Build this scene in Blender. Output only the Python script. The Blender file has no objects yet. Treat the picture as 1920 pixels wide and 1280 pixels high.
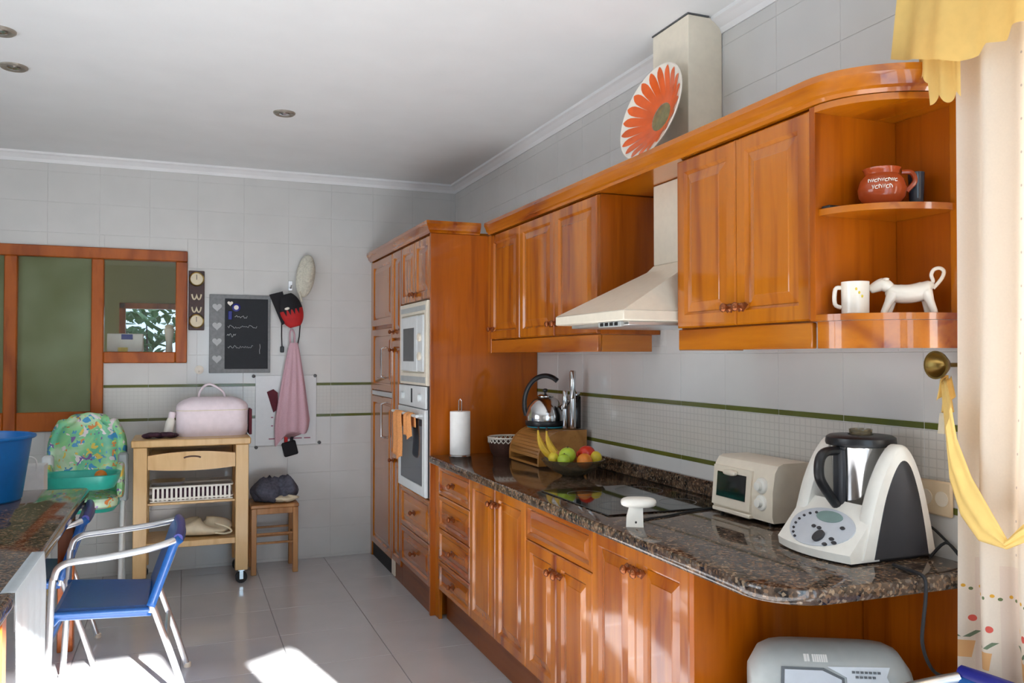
import bpy, bmesh, math, random
from mathutils import Vector, Matrix
random.seed(7)
sc = bpy.context.scene
COL = sc.collection
PI = math.pi
R = math.radians

# ------------------------------------------------------------------ camera
FPX = 1550.0
YAW = math.atan(617 / FPX)
PITCH = math.atan(30 / FPX)
cd = bpy.data.cameras.new('camera')
cam = bpy.data.objects.new('camera', cd)
COL.objects.link(cam)
cd.sensor_width = 36.0
cd.lens = 36.0 * FPX / 1920.0
cd.clip_start = 0.05
cam.location = (0, 0, 1.45)
cam.rotation_euler = (PI / 2 + PITCH, 0, -YAW)
sc.camera = cam

# ------------------------------------------------------------------ light
sc.view_settings.view_transform = 'Standard'
sc.view_settings.look = 'None'
sc.view_settings.gamma = 1.0
sc.view_settings.use_curve_mapping = False
sc.view_settings.exposure = -0.05
w = bpy.data.worlds.new('sky')
sc.world = w
w.use_nodes = True
bg = w.node_tree.nodes['Background']
bg.inputs['Color'].default_value = (0.62, 0.80, 1.0, 1)
bg.inputs['Strength'].default_value = 1.6

SUN_SLOPE, SUN_TAN = 0.225, 0.404
sdir = Vector((-SUN_SLOPE, 1.0, -SUN_TAN * math.hypot(1, SUN_SLOPE))).normalized()
sl = bpy.data.lights.new('sun', 'SUN')
sl.energy = 68.0
sl.angle = R(0.6)
sl.color = (1.0, 1.0, 1.0)
so = bpy.data.objects.new('sun', sl)
so.rotation_euler = sdir.to_track_quat('-Z', 'Y').to_euler()
so.location = (3, -8, 5)
COL.objects.link(so)


def area(name, loc, size, rot, energy, color):
    l = bpy.data.lights.new(name, 'AREA')
    l.shape = 'RECTANGLE'
    l.size, l.size_y = size
    l.energy = energy
    l.color = color
    o = bpy.data.objects.new(name, l)
    o.location = loc
    o.rotation_euler = rot
    COL.objects.link(o)
    return o


SKYC = (0.55, 0.80, 1.0)
area('daylight_garden_door', (0.63, -1.03, 1.15), (0.94, 2.1), (PI / 2, 0, 0), 18, SKYC)
area('daylight_sidelight', (1.565, -1.03, 1.1), (0.26, 1.9), (PI / 2, 0, 0), 4, SKYC)
area('daylight_curtained_window', (2.28, 0.45, 1.575), (1.6, 1.15), (PI / 2, 0, PI / 2), 44, (1.0, 0.93, 0.82))
area('fill_added_side_window', (-3.14, 2.6, 1.55), (2.2, 1.3), (PI / 2, 0, -PI / 2), 42, (0.90, 0.95, 1.0))  # fill lamp for an unseen side window, both added to light the room
area('hall_fill', (-3.15, 7.1, 1.5), (1.2, 1.6), (PI / 2, 0, -PI / 2), 34, (0.95, 1.0, 0.92))  # added fill inside the hall, out of view; no window opens there

# ------------------------------------------------------------------ materials
def lin(c):
    return tuple((v / 12.92 if v <= 0.04045 else ((v + 0.055) / 1.055) ** 2.4) for v in [x / 255 for x in c])


class NT:
    """small node-building helper"""

    def __init__(s, name):
        s.m = bpy.data.materials.new(name)
        s.m.use_nodes = True
        s.t = s.m.node_tree
        s.n = s.t.nodes
        s.b = s.n['Principled BSDF']
        s.out = s.n['Material Output']

    def new(s, typ, **kw):
        n = s.n.new(typ)
        for k, v in kw.items():
            setattr(n, k, v)
        return n

    def link(s, a, b):
        s.t.links.new(a, b)

    def val(s, sock, v):
        if isinstance(v, (int, float, tuple, list)):
            sock.default_value = v
        else:
            s.link(v, sock)

    def math(s, op, a, b=0.0, c=0.0, clamp=False):
        n = s.new('ShaderNodeMath', operation=op, use_clamp=clamp)
        s.val(n.inputs[0], a); s.val(n.inputs[1], b); s.val(n.inputs[2], c)
        return n.outputs[0]

    def mix(s, f, a, b):
        n = s.new('ShaderNodeMix', data_type='RGBA')
        s.val(n.inputs[0], f)
        s.val(n.inputs[6], a if not isinstance(a, tuple) else (*a[:3], 1))
        s.val(n.inputs[7], b if not isinstance(b, tuple) else (*b[:3], 1))
        return n.outputs[2]

    def pos(s, scale=(1, 1, 1), obj=False):
        if obj:
            o = s.new('ShaderNodeTexCoord').outputs['Object']
        else:
            o = s.new('ShaderNodeNewGeometry').outputs['Position']
        m = s.new('ShaderNodeMapping')
        m.inputs['Scale'].default_value = scale
        s.link(o, m.inputs['Vector'])
        return m.outputs[0]

    def sep(s, v):
        n = s.new('ShaderNodeSeparateXYZ')
        s.link(v, n.inputs[0])
        return n.outputs

    def noise(s, vec, scale, detail=2.0, rough=0.5, dist=0.0):
        n = s.new('ShaderNodeTexNoise')
        s.link(vec, n.inputs['Vector'])
        n.inputs['Scale'].default_value = scale
        n.inputs['Detail'].default_value = detail
        n.inputs['Roughness'].default_value = rough
        n.inputs['Distortion'].default_value = dist
        return n.outputs['Fac']

    def ramp(s, f, stops, interp='LINEAR'):
        n = s.new('ShaderNodeValToRGB')
        n.color_ramp.interpolation = interp
        el = n.color_ramp.elements
        while len(el) < len(stops):
            el.new(0.5)
        for e, (p, c) in zip(el, stops):
            e.position = p
            e.color = (*c[:3], 1) if isinstance(c, tuple) else (c, c, c, 1)
        s.link(f, n.inputs[0])
        return n.outputs[0]

    def bump(s, h, strength=0.2, dist=0.01):
        n = s.new('ShaderNodeBump')
        n.inputs['Strength'].default_value = strength
        n.inputs['Distance'].default_value = dist
        s.link(h, n.inputs['Height'])
        s.link(n.outputs[0], s.b.inputs['Normal'])

    def set(s, color=None, rough=None, metal=None, coat=None, coatr=None, spec=None, trans=None, ior=None, sheen=None, sss=None, alpha=None):
        b = s.b.inputs
        for k, v in (('Base Color', color), ('Roughness', rough), ('Metallic', metal), ('Coat Weight', coat), ('Coat Roughness', coatr),
                     ('Specular IOR Level', spec), ('Transmission Weight', trans), ('IOR', ior), ('Sheen Weight', sheen), ('Alpha', alpha)):
            if v is not None:
                if k == 'Base Color' and isinstance(v, tuple):
                    v = (*v[:3], 1)
                s.val(b[k], v)
        return s.m


MATS = {}


def plain(name, rgb, rough=0.5, var=0.08, scale=30, **kw):
    """single colour with slight procedural unevenness; rgb is sRGB 0-255"""
    if name in MATS:
        return MATS[name]
    t = NT(name)
    c = lin(rgb)
    n = t.noise(t.pos(), scale, 3)
    col = t.ramp(n, [(0.3, tuple(v * (1 - var) for v in c)), (0.7, tuple(min(1, v * (1 + var)) for v in c))])
    MATS[name] = t.set(color=col, rough=rough, **kw)
    return MATS[name]


def wood(name, stretch, light, dark, rough=0.26, coat=0.75, rings=16.0, amt=0.85, fine=0.4):
    t = NT(name)
    p = t.pos(stretch)
    n = t.noise(p, 1.9, 2.0, 0.5, 0.3)
    s = t.math('SINE', t.math('MULTIPLY', n, rings * PI))
    band = t.math('POWER', t.math('MULTIPLY_ADD', s, 0.5, 0.5), 2.0)
    fp = t.pos(tuple(v * 6 for v in stretch))
    f = t.noise(fp, 9.0, 3.0, 0.6)
    blot = t.noise(t.pos(), 1.6, 1.0)
    st_ = t.noise(t.pos(tuple(v * 4 for v in stretch)), 5.0, 2.0, 0.5, 0.4)
    st_ = t.math('MULTIPLY', t.math('SUBTRACT', st_, 0.55, clamp=True), 5.0, clamp=True)
    fac = t.math('MULTIPLY_ADD', band, amt * 0.6, t.math('MULTIPLY', f, fine))
    fac = t.math('MULTIPLY_ADD', st_, 0.45, fac)
    fac = t.math('MULTIPLY_ADD', blot, 0.35, t.math('SUBTRACT', fac, 0.15), clamp=True)
    col = t.mix(fac, lin(light), lin(dark))
    t.bump(f, 0.05, 0.003)
    t.b.inputs['Coat IOR'].default_value = 1.6
    return t.set(color=col, rough=rough, coat=coat, coatr=0.055, spec=0.3)


M = {}
PINE_L, PINE_D = (200, 116, 10), (132, 54, 0)
M['pine_v'] = wood('varnished_pine_upright', (1, 1, 0.10), PINE_L, PINE_D)
M['pine_y'] = wood('varnished_pine_lengthwise', (1, 0.10, 1), PINE_L, PINE_D)
M['pine_x'] = wood('varnished_pine_crosswise', (0.10, 1, 1), PINE_L, PINE_D)
M['pine_panel'] = wood('pine_veneer_panel', (1.3, 1.3, 0.09), (188, 98, 6), (130, 56, 0), rough=0.32, coat=0.25, rings=9, amt=0.5, fine=0.45)
M['pine_plinth'] = wood('pine_plinth', (1, 0.08, 1), (150, 84, 40), (105, 50, 18), rough=0.4, coat=0.1)
M['frame_wood'] = wood('window_frame_wood', (1, 1, 0.2), (186, 98, 30), (132, 58, 12), rough=0.35, coat=0.3)
M['cart_wood'] = wood('pale_beech', (1, 1, 0.12), (226, 190, 134), (196, 150, 92), rough=0.38, coat=0.2, rings=10, amt=0.4)
M['stool_wood'] = wood('stool_wood', (1, 1, 0.12), (198, 146, 92), (156, 104, 58), rough=0.45, coat=0.1)
M['bamboo'] = wood('bamboo', (2, 0.12, 2), (186, 132, 70), (150, 98, 44), rough=0.35, coat=0.3)
M['table_wood'] = wood('table_leg_wood', (1, 1, 0.1), (196, 108, 44), (150, 70, 20), rough=0.35, coat=0.3)


def make_granite():
    t = NT('speckled_granite')
    p = t.pos()
    v = t.new('ShaderNodeTexVoronoi')
    t.link(p, v.inputs['Vector'])
    v.inputs['Scale'].default_value = 130
    h = t.new('ShaderNodeSeparateColor')
    t.link(v.outputs['Color'], h.inputs[0])
    c1 = t.ramp(h.outputs[0], [(0.0, lin((24, 20, 19))), (0.42, lin((58, 44, 36))), (0.62, lin((128, 98, 72))), (0.80, lin((96, 92, 88))), (0.92, lin((168, 146, 120)))], 'CONSTANT')
    n = t.noise(p, 28, 3, 0.6)
    c2 = t.ramp(n, [(0.36, lin((26, 22, 20))), (0.62, lin((118, 96, 78)))])
    return t.set(color=t.mix(0.5, c1, c2), rough=0.07, spec=0.6)


M['granite'] = make_granite()


def make_tile(name, col, relief=None):
    t = NT(name)
    p = t.pos()
    n = t.noise(p, 5, 2)
    c = lin(col)
    cc = t.ramp(n, [(0.35, tuple(v * 0.96 for v in c)), (0.65, c)])
    if relief:
        x, y, z = t.sep(p)
        h = x if relief == 'x' else y
        def ln(s, off, per, wd):
            f = t.math('FRACT', t.math('DIVIDE', t.math('ADD', s, off), per))
            return t.math('GREATER_THAN', t.math('ABSOLUTE', t.math('SUBTRACT', f, 0.5)), 0.5 - wd)
        g = t.math('MAXIMUM', ln(h, 10.0, 0.0262, 0.07), ln(z, 10.0 - 1.04, 0.0259, 0.07))
        cc = t.mix(t.math('MULTIPLY', g, 0.45 if relief == 'y' else 0.22), cc, tuple(v * 0.66 for v in c))
        t.bump(t.math('SUBTRACT', 1.0, g), 0.35, 0.001)
    return t.set(color=cc, rough=0.13, spec=0.5)


M['tile'] = make_tile('glazed_white_tile', (212, 211, 208))
M['mosaic_x'] = make_tile('mosaic_relief_tile_x', (208, 207, 202), 'x')
M['mosaic_y'] = make_tile('mosaic_relief_tile_y', (208, 204, 196), 'y')
M['liner'] = make_tile('olive_liner_tile', (92, 98, 40))
M['grout'] = plain('wall_grout', (203, 202, 199), 0.9)
M['floor_tile'] = make_tile('polished_floor_tile', (196, 195, 196))
M['floor_tile'].node_tree.nodes['Principled BSDF'].inputs['Roughness'].default_value = 0.10
M['floor_grout'] = plain('floor_grout', (140, 138, 138), 0.9)
M['paint'] = plain('ceiling_paint', (236, 238, 238), 0.75, 0.02, 4)
M['cornice'] = plain('cornice_plaster', (238, 238, 238), 0.7, 0.02, 6)
M['cream'] = plain('cream_enamel', (236, 226, 206), 0.3, 0.03)
M['whiteplastic'] = plain('white_plastic', (238, 234, 224), 0.32, 0.03)
M['acrylic'] = plain('white_acrylic', (216, 216, 216), 0.15, 0.02)
M['warmwhite'] = plain('warm_white_plastic', (232, 220, 200), 0.35, 0.03)
M['black'] = plain('black_plastic', (26, 26, 28), 0.35, 0.1)
M['charcoal'] = plain('charcoal_plastic', (52, 52, 56), 0.45, 0.06)
M['rubber'] = plain('black_rubber', (30, 30, 32), 0.7, 0.1)
M['chrome'] = plain('polished_steel', (205, 205, 205), 0.14, 0.04, metal=1.0)
M['alu'] = plain('brushed_aluminium', (222, 224, 226), 0.28, 0.04, metal=0.85)
M['brass'] = plain('aged_brass', (138, 112, 60), 0.32, 0.12, metal=0.9)
M['downlight_ring'] = plain('aged_nickel', (158, 150, 138), 0.4, 0.1, metal=0.5)
M['copper'] = plain('copper_knob', (150, 84, 44), 0.25, 0.1, metal=0.6)
M['blue'] = plain('blue_sling_fabric', (22, 84, 154), 0.38, 0.08, 60)
M['navy'] = plain('dark_blue_plastic', (28, 34, 132), 0.35, 0.06)
M['bluetub'] = plain('blue_tub_plastic', (12, 110, 186), 0.4, 0.05)
M['teal'] = plain('teal_plastic', (48, 178, 160), 0.3, 0.06)
M['whiteframe'] = plain('white_frame_paint', (226, 230, 230), 0.4, 0.03)
M['greyframe'] = plain('grey_frame_plastic', (150, 158, 160), 0.4, 0.05)
M['yellowfoot'] = plain('yellow_foot_plastic', (218, 190, 60), 0.45, 0.05)
M['oven_white'] = plain('oven_white_enamel', (228, 232, 232), 0.25, 0.03)
M['glass_dark'] = plain('smoked_oven_glass', (62, 72, 82), 0.06, 0.1)
M['glass_black'] = plain('black_ceramic_glass', (16, 16, 17), 0.04, 0.1)
M['orange_cloth'] = plain('orange_terry_cloth', (240, 164, 100), 0.9, 0.12, 120)
M['pink_cloth'] = plain('pink_gingham_cloth', (206, 168, 178), 0.9, 0.08, 200)
M['pinkbag'] = plain('pale_pink_leatherette', (238, 224, 230), 0.45, 0.04)
M['maroon'] = plain('maroon_cloth', (92, 26, 40), 0.8, 0.1)
M['greycloth'] = plain('grey_denim', (84, 86, 100), 0.95, 0.3, 60)
M['cream_cloth'] = plain('cream_cotton', (224, 212, 184), 0.9, 0.06)
M['yellow_cloth'] = plain('yellow_voile', (244, 206, 122), 0.8, 0.05, 25)
M['slate'] = plain('blackboard_slate', (30, 34, 40), 0.7, 0.12)
M['greywood'] = plain('grey_painted_wood', (128, 130, 132), 0.6, 0.12, 50)
M['chalk'] = plain('chalk', (196, 198, 200), 0.9, 0.1)
M['heart'] = plain('pale_heart_paint', (186, 188, 190), 0.6, 0.06)
M['darkwood'] = plain('dark_brown_wood', (62, 34, 28), 0.4, 0.2, 50)
M['red'] = plain('red_cotton', (190, 34, 36), 0.75, 0.1)
M['blackcloth'] = plain('black_cotton', (28, 27, 32), 0.85, 0.15)
M['straw'] = plain('pale_straw', (206, 202, 186), 0.85, 0.15, 90)
M['paper'] = plain('white_paper', (244, 242, 238), 0.9, 0.03)
M['clay'] = plain('glazed_terracotta', (168, 72, 34), 0.14, 0.12, 20)
M['porcelain'] = plain('white_porcelain', (236, 228, 214), 0.18, 0.03)
M['silver'] = plain('silver_plastic', (176, 180, 178), 0.35, 0.04)
M['silver2'] = plain('light_silver_plastic', (206, 210, 214), 0.3, 0.04)
M['darkgrey'] = plain('dark_grey_plastic', (88, 90, 92), 0.4, 0.06)
M['lcd'] = plain('grey_green_display', (120, 146, 142), 0.2, 0.05)
M['console'] = plain('grey_console_foil', (196, 200, 206), 0.35, 0.03)
M['banana'] = plain('banana_skin', (220, 178, 44), 0.5, 0.12, 40)
M['apple'] = plain('green_apple_skin', (176, 200, 60), 0.35, 0.12, 30)
M['tomato'] = plain('tomato_skin', (206, 48, 26), 0.25, 0.08)
M['orangefruit'] = plain('orange_peel', (224, 130, 40), 0.45, 0.08, 80)
M['onion'] = plain('onion_skin', (176, 116, 62), 0.5, 0.15, 30)
M['lemon'] = plain('lemon_peel', (226, 200, 60), 0.45, 0.08, 60)
M['brownweave'] = plain('dark_brown_wicker', (70, 40, 28), 0.6, 0.25, 90)
M['olive'] = plain('olive_hall_paint', (150, 146, 104), 0.8, 0.04, 3)
M['leaf'] = plain('garden_leaf', (78, 120, 66), 0.45, 0.35, 9)
M['bluemat'] = plain('turquoise_mat', (40, 140, 160), 0.7, 0.08)
M['purpleprint'] = plain('dark_floral_cloth', (70, 40, 56), 0.85, 0.5, 40)
M['outside'] = plain('outer_wall_render', (222, 220, 214), 0.9)
M['socket'] = plain('cream_socket_plastic', (222, 200, 166), 0.35, 0.03)
M['print_orange'] = plain('orange_glaze', (226, 96, 30), 0.2, 0.16, 14)
M['print_olive'] = plain('olive_glaze', (128, 122, 76), 0.25, 0.3, 40)
M['blueprint'] = plain('blue_print', (40, 60, 150), 0.5, 0.05)
M['pinkline'] = plain('muted_red_print', (150, 90, 110), 0.7, 0.1)


def make_glass(name, tint, rough, trans=1.0):
    t = NT(name)
    n = t.noise(t.pos(), 60, 2)
    return t.set(color=tint, rough=t.math('MULTIPLY_ADD', n, 0.02, rough), trans=trans, ior=1.45)


M['clear'] = make_glass('clear_glass', (0.93, 0.96, 0.93), 0.0)
M['bowlglass'] = make_glass('smoky_bowl_glass', (0.45, 0.38, 0.25), 0.02, 0.85)


def make_frosted():
    t = NT('frosted_glass')
    n = t.noise(t.pos(), 3.0, 2)
    col = t.ramp(n, [(0.3, lin((142, 150, 112))), (0.7, lin((170, 182, 150)))])
    t.set(color=col, rough=0.32, trans=0.55, ior=1.2)
    h = t.noise(t.pos(), 160, 2)
    t.bump(h, 0.15, 0.002)
    return t.m


M['frosted'] = make_frosted()


def translucent(name, rgb, fac, tex=None):
    """cloth that lets light through"""
    t = NT(name)
    col = tex(t) if tex else t.ramp(t.noise(t.pos(), 40, 3), [(0.3, tuple(v * 0.95 for v in lin(rgb))), (0.7, lin(rgb))])
    t.set(color=col, rough=0.85)
    tr = t.new('ShaderNodeBsdfTranslucent')
    t.val(tr.inputs['Color'], col)
    mx = t.new('ShaderNodeMixShader')
    mx.inputs[0].default_value = fac
    t.link(t.b.outputs[0], mx.inputs[1])
    t.link(tr.outputs[0], mx.inputs[2])
    t.link(mx.outputs[0], t.out.inputs[0])
    return t.m


def curtain_tex(t):
    uv = t.new('ShaderNodeUVMap').outputs[0]
    u, v, _ = t.sep(uv)
    base = lin((240, 226, 208))

    def cell(s, off, per):
        return t.math('SUBTRACT', t.math('FRACT', t.math('DIVIDE', t.math('ADD', s, off), per)), 0.5)

    def inb(s, a, b):
        return t.math('MULTIPLY', t.math('GREATER_THAN', s, a), t.math('LESS_THAN', s, b))

    def blob(cu, cv, per_u, per_v, x, y, r):
        du = t.math('MULTIPLY', t.math('SUBTRACT', cu, x), per_u)
        dv = t.math('MULTIPLY', t.math('SUBTRACT', cv, y), per_v)
        d = t.math('SQRT', t.math('ADD', t.math('MULTIPLY', du, du), t.math('MULTIPLY', dv, dv)))
        return t.math('LESS_THAN', d, r)

    col = t.ramp(t.noise(t.pos(), 200, 2), [(0.3, tuple(x * 0.97 for x in base)), (0.7, base)])
    # sprigs
    cu, cv = cell(u, 0.0, 0.125), cell(v, 0.02, 0.080)
    dots = t.math('MULTIPLY', blob(cu, cv, 0.125, 0.080, 0.0, 0.0, 0.0034), t.math('GREATER_THAN', v, 0.95))
    col = t.mix(t.math('MULTIPLY', dots, 0.5), col, lin((120, 106, 110)))
    # woven check near the hem
    chk = t.math('MULTIPLY', inb(u, -9, 9), t.math('MULTIPLY', t.math('GREATER_THAN', cell(u, 0.03, 0.12), 0.0), t.math('LESS_THAN', v, 0.95)))
    col = t.mix(t.math('MULTIPLY', chk, 0.35), col, lin((222, 196, 184)))
    # two bands of tiny flowers
    for vb in (0.655, 0.875):
        c2u = cell(u, 0.0, 0.032)
        for x, y, rr, cc in ((-0.2, vb + 0.003, 0.0042, (226, 170, 60)), (0.2, vb - 0.004, 0.0040, (110, 124, 84))):
            dv = t.math('SUBTRACT', v, y)
            du = t.math('MULTIPLY', t.math('SUBTRACT', c2u, x), 0.032)
            d = t.math('SQRT', t.math('ADD', t.math('MULTIPLY', du, du), t.math('MULTIPLY', dv, dv)))
            col = t.mix(t.math('LESS_THAN', d, rr), col, lin(cc))
    # flower pots
    c3 = t.math('MULTIPLY', cell(u, 0.045, 0.105), 0.105)
    potw = t.math('MULTIPLY_ADD', t.math('SUBTRACT', v, 0.70), 0.16, 0.016)
    pot = t.math('MULTIPLY', t.math('LESS_THAN', t.math('ABSOLUTE', c3), potw), inb(v, 0.700, 0.742))
    col = t.mix(pot, col, lin((238, 186, 128)))
    lf = t.math('MULTIPLY', inb(v, 0.75, 0.768), t.math('LESS_THAN', t.math('ABSOLUTE', t.math('SUBTRACT', t.math('ABSOLUTE', c3), t.math('MULTIPLY', t.math('SUBTRACT', v, 0.744), 1.2))), 0.006))
    col = t.mix(lf, col, lin((120, 136, 110)))
    for x, y, rr, cc in ((0.018, 0.798, 0.008, (222, 96, 84)), (-0.016, 0.805, 0.007, (240, 200, 110))):
        du = t.math('SUBTRACT', c3, x)
        dv = t.math('SUBTRACT', v, y)
        d = t.math('SQRT', t.math('ADD', t.math('MULTIPLY', du, du), t.math('MULTIPLY', dv, dv)))
        col = t.mix(t.math('LESS_THAN', d, rr), col, lin(cc))
    return col


M['curtain'] = translucent('printed_voile', None, 0.35, curtain_tex)
M['valance'] = translucent('yellow_valance_cloth', (246, 210, 128), 0.35)
M['sheer'] = translucent('sheer_white_plastic', (232, 240, 244), 0.45)
_t = M['sheer'].node_tree
_mx = _t.nodes.new('ShaderNodeMixShader'); _tp = _t.nodes.new('ShaderNodeBsdfTransparent')
_mx.inputs[0].default_value = 0.3
_src = _t.nodes['Material Output'].inputs[0].links[0].from_socket
_t.links.new(_src, _mx.inputs[1]); _t.links.new(_tp.outputs[0], _mx.inputs[2]); _t.links.new(_mx.outputs[0], _t.nodes['Material Output'].inputs[0])


def make_patch():
    t = NT('nursery_print_vinyl')
    p = t.pos()
    base = t.ramp(t.noise(p, 5, 3, .6, .8), [(.35, lin((96, 190, 150))), (.5, lin((150, 216, 150))), (.65, lin((206, 230, 200)))])
    col = base
    for sc_, thr, cc, off in ((15, .63, (236, 226, 226), 0), (19, .66, (64, 150, 200), 3), (21, .67, (230, 140, 70), 7), (20, .68, (120, 90, 160), 11), (17, .67, (236, 206, 90), 17)):
        m = t.new('ShaderNodeMapping')
        m.inputs['Location'].default_value = (off, off * .7, off * 1.3)
        t.link(p, m.inputs['Vector'])
        n = t.noise(m.outputs[0], sc_, 2.0, .5, .6)
        col = t.mix(t.math('GREATER_THAN', n, thr - .025), col, lin(cc))
    return t.set(color=col, rough=0.3)


M['nursery'] = make_patch()

# ------------------------------------------------------------------ mesh helpers
class MB:
    def __init__(s):
        s.v, s.f = [], []

    def add(s, vs, fs):
        k = len(s.v)
        s.v += [tuple(p) for p in vs]
        s.f += [tuple(i + k for i in f) for f in fs]
        return s

    def box(s, x0, x1, y0, y1, z0, z1, b=0.0):
        if b > 0:
            b = min(b, abs(x1 - x0) * .45, abs(y1 - y0) * .45, abs(z1 - z0) * .45)
            vs, idx = [], {}
            lo, hi = (x0, y0, z0), (x1, y1, z1)
            for sx in (0, 1):
                for sy in (0, 1):
                    for sz in (0, 1):
                        sg = (sx, sy, sz)
                        for ax in range(3):
                            p = []
                            for a in range(3):
                                e = hi[a] if sg[a] else lo[a]
                                p.append(e if a == ax else (e - b if sg[a] else e + b))
                            idx[(sg, ax)] = len(vs)
                            vs.append(p)
            fs = []
            for ax in range(3):
                o = [a for a in range(3) if a != ax]
                for sv in (0, 1):
                    q = []
                    for (p, r) in ((0, 0), (1, 0), (1, 1), (0, 1)):
                        sg = [0, 0, 0]; sg[ax] = sv; sg[o[0]] = p; sg[o[1]] = r
                        q.append(idx[(tuple(sg), ax)])
                    fs.append(q)
            for a in range(3):
                o = [k for k in range(3) if k != a]
                for p in (0, 1):
                    for r in (0, 1):
                        c = []
                        for t in (0, 1):
                            sg = [0, 0, 0]; sg[a] = t; sg[o[0]] = p; sg[o[1]] = r
                            c.append(tuple(sg))
                        fs.append([idx[(c[0], o[0])], idx[(c[1], o[0])], idx[(c[1], o[1])], idx[(c[0], o[1])]])
            for sx in (0, 1):
                for sy in (0, 1):
                    for sz in (0, 1):
                        sg = (sx, sy, sz)
                        fs.append([idx[(sg, 0)], idx[(sg, 1)], idx[(sg, 2)]])
            return s.add(vs, fs)
        vs = [(x, y, z) for x in (x0, x1) for y in (y0, y1) for z in (z0, z1)]
        return s.add(vs, [(0, 1, 3, 2), (4, 6, 7, 5), (0, 4, 5, 1), (2, 3, 7, 6), (0, 2, 6, 4), (1, 5, 7, 3)])

    def rings(s, rings, cap0=True, cap1=True, closed=True):
        n = len(rings[0])
        vs = [p for r in rings for p in r]
        fs = []
        for i in range(len(rings) - 1):
            for j in range(n if closed else n - 1):
                a, b2 = i * n + j, i * n + (j + 1) % n
                fs.append((a, b2, b2 + n, a + n))
        if cap0:
            fs.append(tuple(range(n - 1, -1, -1)))
        if cap1:
            fs.append(tuple(range((len(rings) - 1) * n, len(rings) * n)))
        return s.add(vs, fs)

    def lathe(s, prof, c=(0, 0, 0), n=24, axis='z', cap=True):
        rs = []
        for r, h in prof:
            r = max(r, 1e-4)
            ring = []
            for k in range(n):
                a = 2 * PI * k / n
                u, v = r * math.cos(a), r * math.sin(a)
                if axis == 'z':
                    ring.append((c[0] + u, c[1] + v, c[2] + h))
                elif axis == 'x':
                    ring.append((c[0] + h, c[1] + u, c[2] + v))
                else:
                    ring.append((c[0] + v, c[1] + h, c[2] + u))
            rs.append(ring)
        return s.rings(rs, cap, cap)

    def tube(s, path, r, n=8, closed=False, flat=1.0, cap=True):
        P = [Vector(p) for p in path]
        m = len(P)
        rr = list(r) if isinstance(r, (list, tuple)) else [r] * m
        if 4 <= m <= 20 and not closed:
            Q, rq = [], []
            for i in range(m - 1):
                a, b, c_, d_ = P[max(i - 1, 0)], P[i], P[i + 1], P[min(i + 2, m - 1)]
                for k in range(4):
                    u = k / 4
                    Q.append(.5 * (2 * b + (c_ - a) * u + (2 * a - 5 * b + 4 * c_ - d_) * u * u + (3 * b - a - 3 * c_ + d_) * u ** 3))
                    rq.append(rr[i] + (rr[i + 1] - rr[i]) * u)
            P, rr = Q + [P[-1]], rq + [rr[-1]]
            m = len(P)
        up = Vector((0, 0, 1))
        rings, prev = [], None
        for i in range(m):
            if closed:
                d = P[(i + 1) % m] - P[i - 1]
            else:
                d = P[min(i + 1, m - 1)] - P[max(i - 1, 0)]
            d.normalize()
            if prev is None:
                a = up if abs(d.dot(up)) < 0.9 else Vector((1, 0, 0))
                x = a - d * a.dot(d)
            else:
                x = prev - d * prev.dot(d)
            x.normalize()
            prev = x
            y = d.cross(x)
            rings.append([P[i] + x * (rr[i] * math.cos(2 * PI * k / n)) + y * (rr[i] * flat * math.sin(2 * PI * k / n)) for k in range(n)])
        if closed:
            rings.append(rings[0])
            return s.rings(rings, False, False)
        return s.rings(rings, cap, cap)

    def cyl(s, p0, p1, r, n=12, r1=None):
        return s.tube([p0, p1], [r, r if r1 is None else r1], n)

    def prism(s, poly, a0, a1, axis='y'):
        def P(p, a):
            return {'y': (p[0], a, p[1]), 'x': (a, p[0], p[1]), 'z': (p[0], p[1], a)}[axis]
        return s.rings([[P(p, a0) for p in poly], [P(p, a1) for p in poly]])

    def ell(s, c, r, nu=16, nv=10, e=1.0, rot=None):
        """ellipsoid / superellipsoid"""
        def pw(x):
            return math.copysign(abs(x) ** e, x)
        rs = []
        for i in range(nv + 1):
            ph = -PI / 2 + PI * i / nv
            ring = []
            for k in range(nu):
                th = 2 * PI * k / nu
                cp = max(pw(math.cos(ph)), 0.002)
                p = Vector((r[0] * cp * pw(math.cos(th)), r[1] * cp * pw(math.sin(th)), r[2] * pw(math.sin(ph))))
                if rot is not None:
                    p = rot @ p
                ring.append(p + Vector(c))
            rs.append(ring)
        return s.rings(rs)

    def sheet(s, fn, nu, nv, th=0.0):
        g = [[Vector(fn(i / nu, j / nv)) for j in range(nv + 1)] for i in range(nu + 1)]
        vs = [p for r in g for p in r]
        W = nv + 1
        fs = [(i * W + j, (i + 1) * W + j, (i + 1) * W + j + 1, i * W + j + 1) for i in range(nu) for j in range(nv)]
        return s.add(vs, fs)

    def rects(s, cy, cz, prof, last=True, first=True):
        """nested rectangles facing -X: (half width, half height, x)"""
        rs = [[(x, cy - a, cz - b), (x, cy + a, cz - b), (x, cy + a, cz + b), (x, cy - a, cz + b)] for a, b, x in prof]
        return s.rings(rs, first, last)

    def xf(s, m):
        s.v = [tuple(m @ Vector(p)) for p in s.v]
        return s


def wloc(p):
    v = Vector((0, 0, 0))
    while p is not None:
        v += p.location
        p = p.parent
    return v


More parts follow.
